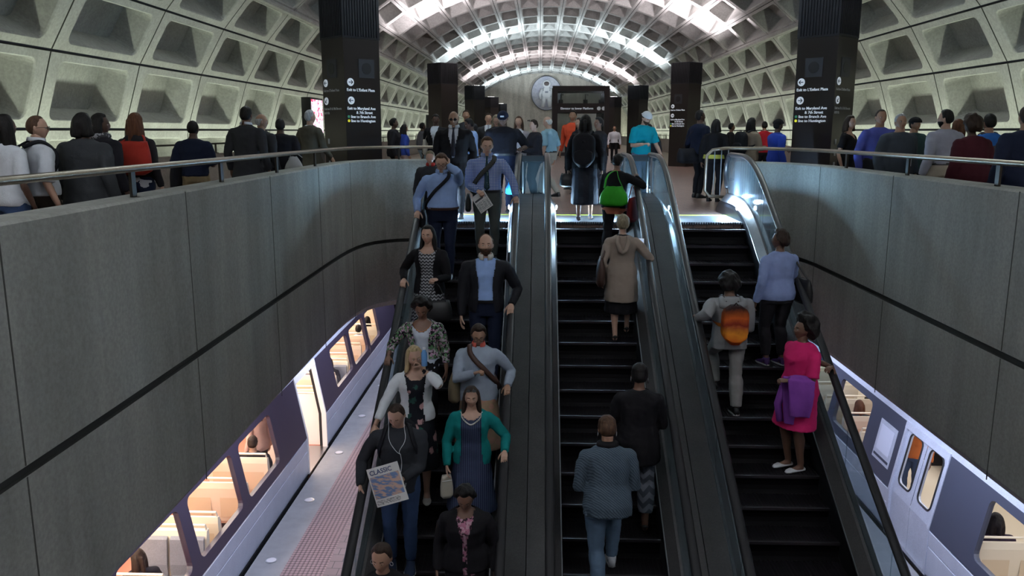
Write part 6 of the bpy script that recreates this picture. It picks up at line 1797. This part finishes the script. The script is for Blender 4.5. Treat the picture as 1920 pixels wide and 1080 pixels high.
p = person((g[0]-.03, 13.95, 0), 182, max(1.7, H_), 'heavy guard in navy cap and black shirt beside the escalator newel', far=0, b=1.3, belly=.09, sk='dark', hair=('crew', 'black'), hat=('cap', navy), top=(C('black_uniform_twill', (.014,.014,.020)), .5, .12, .02), bottom=('pants', navy), belt=blkleather, shoes=SH, head=(22, -6, 0), feet=STAND, arms={'l': ((-.30, .20, 1.06), 'grip'), 'r': 'down'})
bm = BM(); obox(bm, p.HM((0, .108, .085)), p.Rh@V((1,0,0)), p.Rh@V((0,1,0)), p.Rh@V((0,0,1)), .03, .006, .011); obj('cap_badge', bm, mat('cap_badge', (.5,.5,.52), .6), p.root)
FL(973, 216, 16.9, 170, 'woman with long brown hair and pale cardigan behind the guard', sex='f', sk='fair', hair=('long', 'brown'), top=(white, 1, -.2, .02), jacket=(C('pale_grey_cardigan', (.30,.28,.30)), -.2, wide_open), bottom=('pants', blk))
FL(1003, 222, 16.0, 110, 'person in black jacket with sunglasses pushed up on dark hair', sex='f', sk='pale', hair=('short', 'dark'), top=(BK, 1, -.2, .03), bottom=('pants', blk), glasses='head', head=(6, 10, 0), arms={'l': 'bent', 'r': 'bent'}, b=1.15)
FL(1030, 213, 17.0, 60, 'white-haired man in pale blue short-sleeved shirt and khaki trousers', far=0, sk='fair', hair=('bald', 'white'), top=(C('sky_blue_cotton', (.22,.36,.44)), .45, .12, .022), belt=blkleather, bottom=('pants', stone), feet=WALK2, b=1.15, belly=.05, head=(12, 10, 0), arms={'r': 'down', 'l': 'down'})
FL(1075, 205, 19.5, 150, 'man in orange-red shirt standing behind the group', sk='tan', hair=('short', 'black'), top=(C('orange_red_cotton', (.62,.08,.035)), 1, 0, .02), bottom=('pants', blk), head=(5, 20, 0))
FL(1087, 219, 18.0, 130, 'woman with dark hair beside the man in the orange-red shirt', sex='f', sk='fair', hair=('long', 'dark'), top=(BK, 1, -.2, .02), bottom=('pants', blk))
p = FL(1124, 218, 15.4, 120, 'woman in black dress and jacket facing left near the escalator head', sex='f', sk='brown', hair=('updo', 'black'), top=(blk2, 1, -.2, .02), bottom=('skirt', blk2, .5, .03), b=1.05, arms={'l': 'bent', 'r': 'down'})
p = FL(1204, 206, 16.4, -150, 'man in teal t-shirt and white cap worn backwards, beside the escalator', far=0, sk='fair', hair=('short', 'dark'), beard='brown', hat=('backcap', C('white_cap_cloth', (.6,.6,.62))), top=(C('teal_jersey', (.005,.25,.32)), .42, -.02, .022), bottom=('pants', C('slate_denim', (.09,.11,.17))), head=(24, 0, 0), b=1.12, arms={'r': 'bent', 'l': 'swingf'}, lean=8)
FL(1217, 231, 18.0, -10, 'person in black coat standing right behind the teal t-shirt', sk='dark', hair=('short', 'black'), top=(BK, 1, -.25, .03), bottom=('pants', blk))
FL(1152, 246, 36.0, 180, 'tiny distant person in white shirt far down the hall', far=2, sk='tan', hair=('short', 'black'), top=(white, 1, 0, .02), bottom=('pants', blk), Hc=1.6)
p = FL(1313, 205, 17.0, -62, 'tall man in navy jacket with a black duffel bag at the right landing', sk='dark', hair=('short', 'black'), top=(navy, 1, -.1, .03), bottom=('pants', blk), b=1.08, arms={'l': 'down', 'r': 'down'}, head=(-6, -20, 0))
at = p.W(p.hip-p.fw*.22+p.up*.06); bag('duffel_bag', at, 20, .55, .30, .26, nylon, 'black duffel bag behind the tall man in the navy jacket', 'bag', [at+V((-.15, 0, -.03)), at+V((-.05, .05, .25)), p.W(p.sh+p.rt*.05+p.up*.03)], top=.9)
p = FL(1343, 222, 16.1, -25, 'woman in black with a yellow-green belt bag beside the tall man', sex='f', sk='brown', hair=('bob', 'black', .1), top=(blk, 1, -.25, .03), bottom=('pants', blk), b=1.15)
bm = BM(); loft(bm, [[p.surf(t, a*22.5, .045) for a in range(16)] for t in (-.02, .14)], cap=False); obj('waist_sash', bm, C('yellow_green_cloth', (.42,.42,.08)), p.root, True)
FL(1371, 233, 23.0, -90, 'distant person in black top by the right wall', sk='brown', hair=('short', 'black'), top=(blk, 1, -.2, .02), bottom=('pants', khaki), Hc=1.58)
p = FL(1409, 219, 16.8, -60, 'woman in tan blazer with black backpack behind the right parapet', sex='f', sk='brown', hair=('bob', 'black', .12), top=(C('tan_blazer_cloth', (.25,.20,.15)), 1, -.35, .028), bottom=('pants', blk), b=1.05, arms={'r': 'bent', 'l': 'bent'})
backpack(p, nylon, 'black backpack of the woman in the tan blazer', w=.30, h=.45)
FL(1434, 234, 21.5, 0, 'man in red shirt facing away by the right wall', sk='tan', hair=('crew', 'black'), top=(C('red_jersey', (.45,.02,.03)), .5, -.1, .02), bottom=('pants', blk), Hc=1.62)
FL(1458, 229, 15.7, -75, 'person in bright blue jacket and dark cap left of the right pylon', sk='dark', hair=('short', 'black'), hat=('beanie', blk), top=(C('bright_blue_nylon', (.02,.05,.33), rough=.6), 1, -.35, .03), bottom=('pants', blk), b=1.05, Hc=1.58, arms={'l': 'bent', 'r': 'down'})
FL(1572, 214, 19.2, 10, 'grey-haired person in grey jacket half hidden by the right pylon', sk='fair', hair=('short', 'grey'), top=(C('steel_grey_jacket', (.10,.11,.13)), 1, -.2, .03), bottom=('pants', blk), b=1.2)
FL(1594, 211, 13.4, -130, 'woman in black v-neck top right of the pylon with signs', sex='f', sk='fair', hair=('bob', 'dark', .1), top=(blk, .32, -.25, .018), neckline=.22, bottom=('pants', blk), feet=WALK, head=(0, -20, 0))
FL(1652, 198, 12.4, -165, 'man in violet blue shirt behind the right parapet', sk='tan', hair=('crew', 'dark'), top=(C('violet_blue_cotton', (.085,.10,.38)), 1, .12, .022), bottom=('pants', char), belt=blkleather, b=1.18, belly=.03, head=(0, -12, 0), feet=WALK)
p = FL(1690, 207, 11.7, -160, 'grey-haired man in dark grey jacket with a white badge', sk='tan', hair=('short', 'grey'), top=(C('slate_jacket', (.05,.06,.075)), 1, -.35, .035), bottom=('pants', blk), b=1.3, belly=.04, head=(-8, -20, 0), feet=WALK2)
bm = BM(); c = p.surf(.2, 0, .045); obox(bm, c, p.rt, p.fw, p.up, .04, .004, .055); obj('white_badge', bm, white_paper, p.root)
FL(1714, 231, 13.6, -150, 'person in dark knit cap and teal collar behind the grey-haired man', sk='tan', hair=('short', 'black'), hat=('beanie', blk), top=(C('dark_teal_jacket', (.03,.06,.065)), 1, -.2, .04), bottom=('pants', blk), b=1.3, Hc=1.58)
FL(1778, 203, 11.0, 20, 'man in pale grey shirt tucked into cream trousers, back to the viewer', sk='fair', hair=('short', 'black'), beard='black', top=(C('pale_grey_shirting', (.30,.31,.38)), 1, .12, .024), bottom=('pants', C('cream_twill', (.42,.37,.30))), belt=blkleather, b=1.2, head=(0, 30, 0), feet=STAND)
FL(1799, 221, 12.3, 0, 'woman with red-brown hair behind the man in the pale grey shirt', sex='f', sk='fair', hair=('bob', 'auburn'), top=(BK, 1, -.2, .02), bottom=('pants', blk))
p = FL(1835, 214, 9.9, 12, 'person with big dark hair in maroon coat by the right rail', sex='f', sk='dark', hair=('afro', 'dark'), top=(C('maroon_coat', (.055,.012,.018)), 1, -.4, .03), bottom=('skirt', C('maroon_coat', (.055,.012,.018)), .35, .06), b=1.25, belly=.02, lean=8)
p = FL(1859, 207, 11.2, 8, 'man in bright blue shirt with grey backpack at the far right', sk='tan', hair=('short', 'black'), top=(C('bright_blue_cotton', (.03,.13,.42)), 1, 0, .024), bottom=('pants', C('cream_twill', (.42,.37,.30))), b=1.1, feet=WALK)
backpack(p, C('grey_pack_cloth', (.06,.06,.075)), 'grey and black backpack of the man in bright blue', w=.33, h=.48, t=.70, m2=C('grey_pack_cloth2', (.11,.11,.14)))
FL(1926, 232, 8.8, 0, 'person in dark coat cut off by the right edge of the view', sk='tan', hair=('short', 'dark'), top=(navy, 1, -.4, .03), bottom=('pants', navy), Hc=1.62, b=1.1)
g = on_floor(1891, 300, 12.3)[0]
root = empty('suitcase', (g[0], 12.3, 0), .2, 'dark red suitcase standing by the far right wall', 'suitcase')
bm = BM(); box(bm, -.22, .22, -.12, .12, .04, .98, 0, .03); obj('case_body', bm, C('dark_red_nylon', (.10,.012,.012), rough=.6), root); bm = BM(); tube(bm, [(-.1, 0, .98), (-.1, 0, 1.12), (.1, 0, 1.12), (.1, 0, .98)], .01, 6); obj('handle', bm, m_black, root)
for x in (-.17, .17): bm = BM(); tube(bm, [(x-.015, 0, .03), (x+.015, 0, .03)], .03, 12, hint=(0,1,0)); obj('wheel', bm, m_black, root)

at = V((-.47, 13.02, .52)); bag('plastic_bag', at, 0, .16, .16, .10, C('bright_blue_polythene', (.03,.22,.50), rough=.35), 'small bright blue plastic bag low beside the man in the checked shirt', 'bag', [at+V((-.04, 0, -.02)), at+V((0, 0, .12)), at+V((.04, 0, -.02))], top=.4)
# ================================================================== passengers in the trains
SIT = {'l': (-.10, .40, 0), 'r': (.10, .40, 0), 'hy': -.02}
def SEAT(X, Y, face, H, label, **kw):
    kw.setdefault('far', 1); kw.setdefault('shoes', SH); kw.setdefault('bottom', ('pants', blk)); kw.setdefault('arms', {'l': 'bent', 'r': 'bent'})
    return person((X, Y, ZL+.012), face, H, label, sit=True, feet=SIT, **kw)
p = SEAT(-4.86, 8.97, 40, 1.66, 'passenger with long dark hair by the nearest window of the left train', sex='f', sk='fair', hair=('long', 'dark', .30), top=(BK, 1, 0, .03), head=(4, 30, 0))
SEAT(-4.72, 12.62, 0, 1.72, 'dark-haired passenger in black seated with his back to the viewer in the left train', sk='tan', hair=('short', 'dark'), top=(blk, 1, 0, .03), b=1.1)
person((-4.80, 13.12, ZL+.012), 60, 1.66, 'standing passenger in pink blouse inside the left train', far=1, sex='f', sk='fair', hair=('bob', 'brown'), top=(C('pale_pink_cotton', (.58,.38,.34)), 1, -.15, .025), bottom=('pants', blk), shoes=SH)
SEAT(-4.72, 17.52, 178, 1.66, 'seated woman in dark coat facing the viewer beyond the open train door', sex='f', sk='tan', hair=('long', 'dark', .26), top=(BK, 1, 0, .03))
SEAT(-4.72, 20.62, 0, 1.66, 'passenger in white blouse seen from behind, far window of the left train', sex='f', sk='dark', hair=('updo', 'black'), top=(white, 1, 0, .03))
SEAT(-4.70, 21.62, 0, 1.66, 'dark-haired passenger leaning at the farthest window of the left train', sex='f', sk='tan', hair=('bob', 'black'), top=(olive, 1, 0, .03))
SEAT(6.05, 10.22, 0, 1.70, 'passenger with black hair in the nearest window of the right train', sk='tan', hair=('bob', 'black'), top=(C('dark_plum_cloth', (.03,.02,.04)), 1, 0, .03))
SEAT(6.05, 14.92, 0, 1.66, 'passenger with brown hair in the right train, beyond its doors', sex='f', sk='tan', hair=('long', 'auburn'), top=(char, 1, 0, .03))
person((6.25, 13.1, ZL+.012), 150, 1.70, 'standing passenger in orange shirt behind the closed doors of the right train', far=1, sk='brown', hair=('short', 'black'), top=(C('orange_jersey', (.5,.14,.04)), 1, -.1, .02), bottom=('pants', jean), shoes=SH)

# ================================================================== lit screens and a small camera
def kiosk(x, y, w, label, col):
    root = screen('advertising_screen', x, y, 0, w, 2.3, radians(90), label, col, [(0, (.8,.05,.12)), (.42, (.9,.5,.7)), (.5, (1,.92,.95)), (.62, (.75,.10,.2)), (.7, (1,.95,1))])
    return root
kiosk(-6.95, 25.7, 1.25, 'lit red and white advertising screen by the left wall near the pylon', None)
kiosk(-6.95, 53.0, 1.25, 'small distant lit advertising screen far along the left wall', None)
root = empty('security_camera', (8.30, 23.07, 3.42), 0, 'small white security camera hanging on the right coffered wall', 'camera')
bm = BM(); tube(bm, [(.12, 0, .28), (.0, 0, .25), (0, 0, .08)], .03, 8); obj('bracket', bm, m_black, root, True)
bm = BM(); ellipsoid(bm, (0, 0, 0), (.12, .12, .12)); obj('dome', bm, mat('camera_dome', (.7,.75,.8), .2), root, True)
w = bpy.data.worlds.new('station_dark'); w.use_nodes = True; SC.world = w
w.node_tree.nodes['Background'].inputs[0].default_value = (.5,.55,.7, 1); w.node_tree.nodes['Background'].inputs[1].default_value = .02
def area(name, loc, rot, sx, sy, power, col, spread=180):
    l = bpy.data.lights.new(name, 'AREA'); l.shape = 'RECTANGLE'; l.size = sx; l.size_y = sy; l.energy = power; l.color = col; l.spread = radians(spread)
    o = bpy.data.objects.new(name, l); COL.objects.link(o); o.location = loc; o.rotation_euler = rot; return o
# fluorescent tubes behind the outer parapets, shining up the coffered walls
for s, x in ((-1, OXL-.42), (1, OXR+.42)):
    for i in range(17):
        y0 = -6.5+6.0*i
        a = area('trough_light', (x, y0+3, .15), (radians(180), 0, 0), .15, 5.8, 80, (.88, 1.0, .78))
# uplights on the pylons, plus a pylonless near pair added to brighten the stairs
for i in range(-1, 5):
    for x in (-3.80, 5.60):
        y = 16.75+15.8*i
        area('pylon_and_fill_uplight', (x, y, 4.0), (radians(180), radians(0 if i < 0 else (14 if x < 0 else -14)), 0), .7, .7, 1080 if i < 0 else 760, (.84,.90,1.0) if i < 0 else ((1.0,.90,.95) if i % 2 else (.80,.93,1.0)), 160)
# ceiling lamps inside the trains
for X, c, e in ((-5.7, (1,.85,.70), 125), (7.0, (.95,.93,.88), 22)):
    for i in range(5): area('train_lamp', (X, 3.2+4.5*i, -2.70), (0, 0, 0), 1.4, 4.0, e, c)
# platform lighting at the lower level, along the underside of the slab
for x, e in ((-3.45, 75), (4.62, 90)):
    for i in range(4): area('platform_lamp', (x, 4+6*i, -2.06), (0, radians(25 if x < 0 else -25), 0), .2, 4.5, e, (.66,.74,1))
# lamps in the skirts at the head of the stairs
for k_, (x0, x1) in enumerate(((HX['LL'], HX['LR']), (HX['ML'], HX['MR']), (HX['RL'], HX['RR']))):
    for x in (x0+.175, x1-.175):
        l = bpy.data.lights.new('comb_and_fill_light', 'POINT'); l.energy = 34; l.color = (.50,.76,1); l.shadow_soft_size = .03
        o = bpy.data.objects.new('comb_and_fill_light', l); COL.objects.link(o); o.location = (x, YT+.30, .29)
for x in (HX['LL']+.16, HX['RR']-.16):  # added lamps without fixtures, to throw a blue patch on the parapet ends
    l = bpy.data.lights.new('comb_and_fill_light', 'POINT'); l.energy = 65; l.color = (.42,.66,1); l.shadow_soft_size = .02
    o = bpy.data.objects.new('comb_and_fill_light', l); COL.objects.link(o); o.location = (x, YT+.95, .328)
SC.view_settings.exposure = 0.45
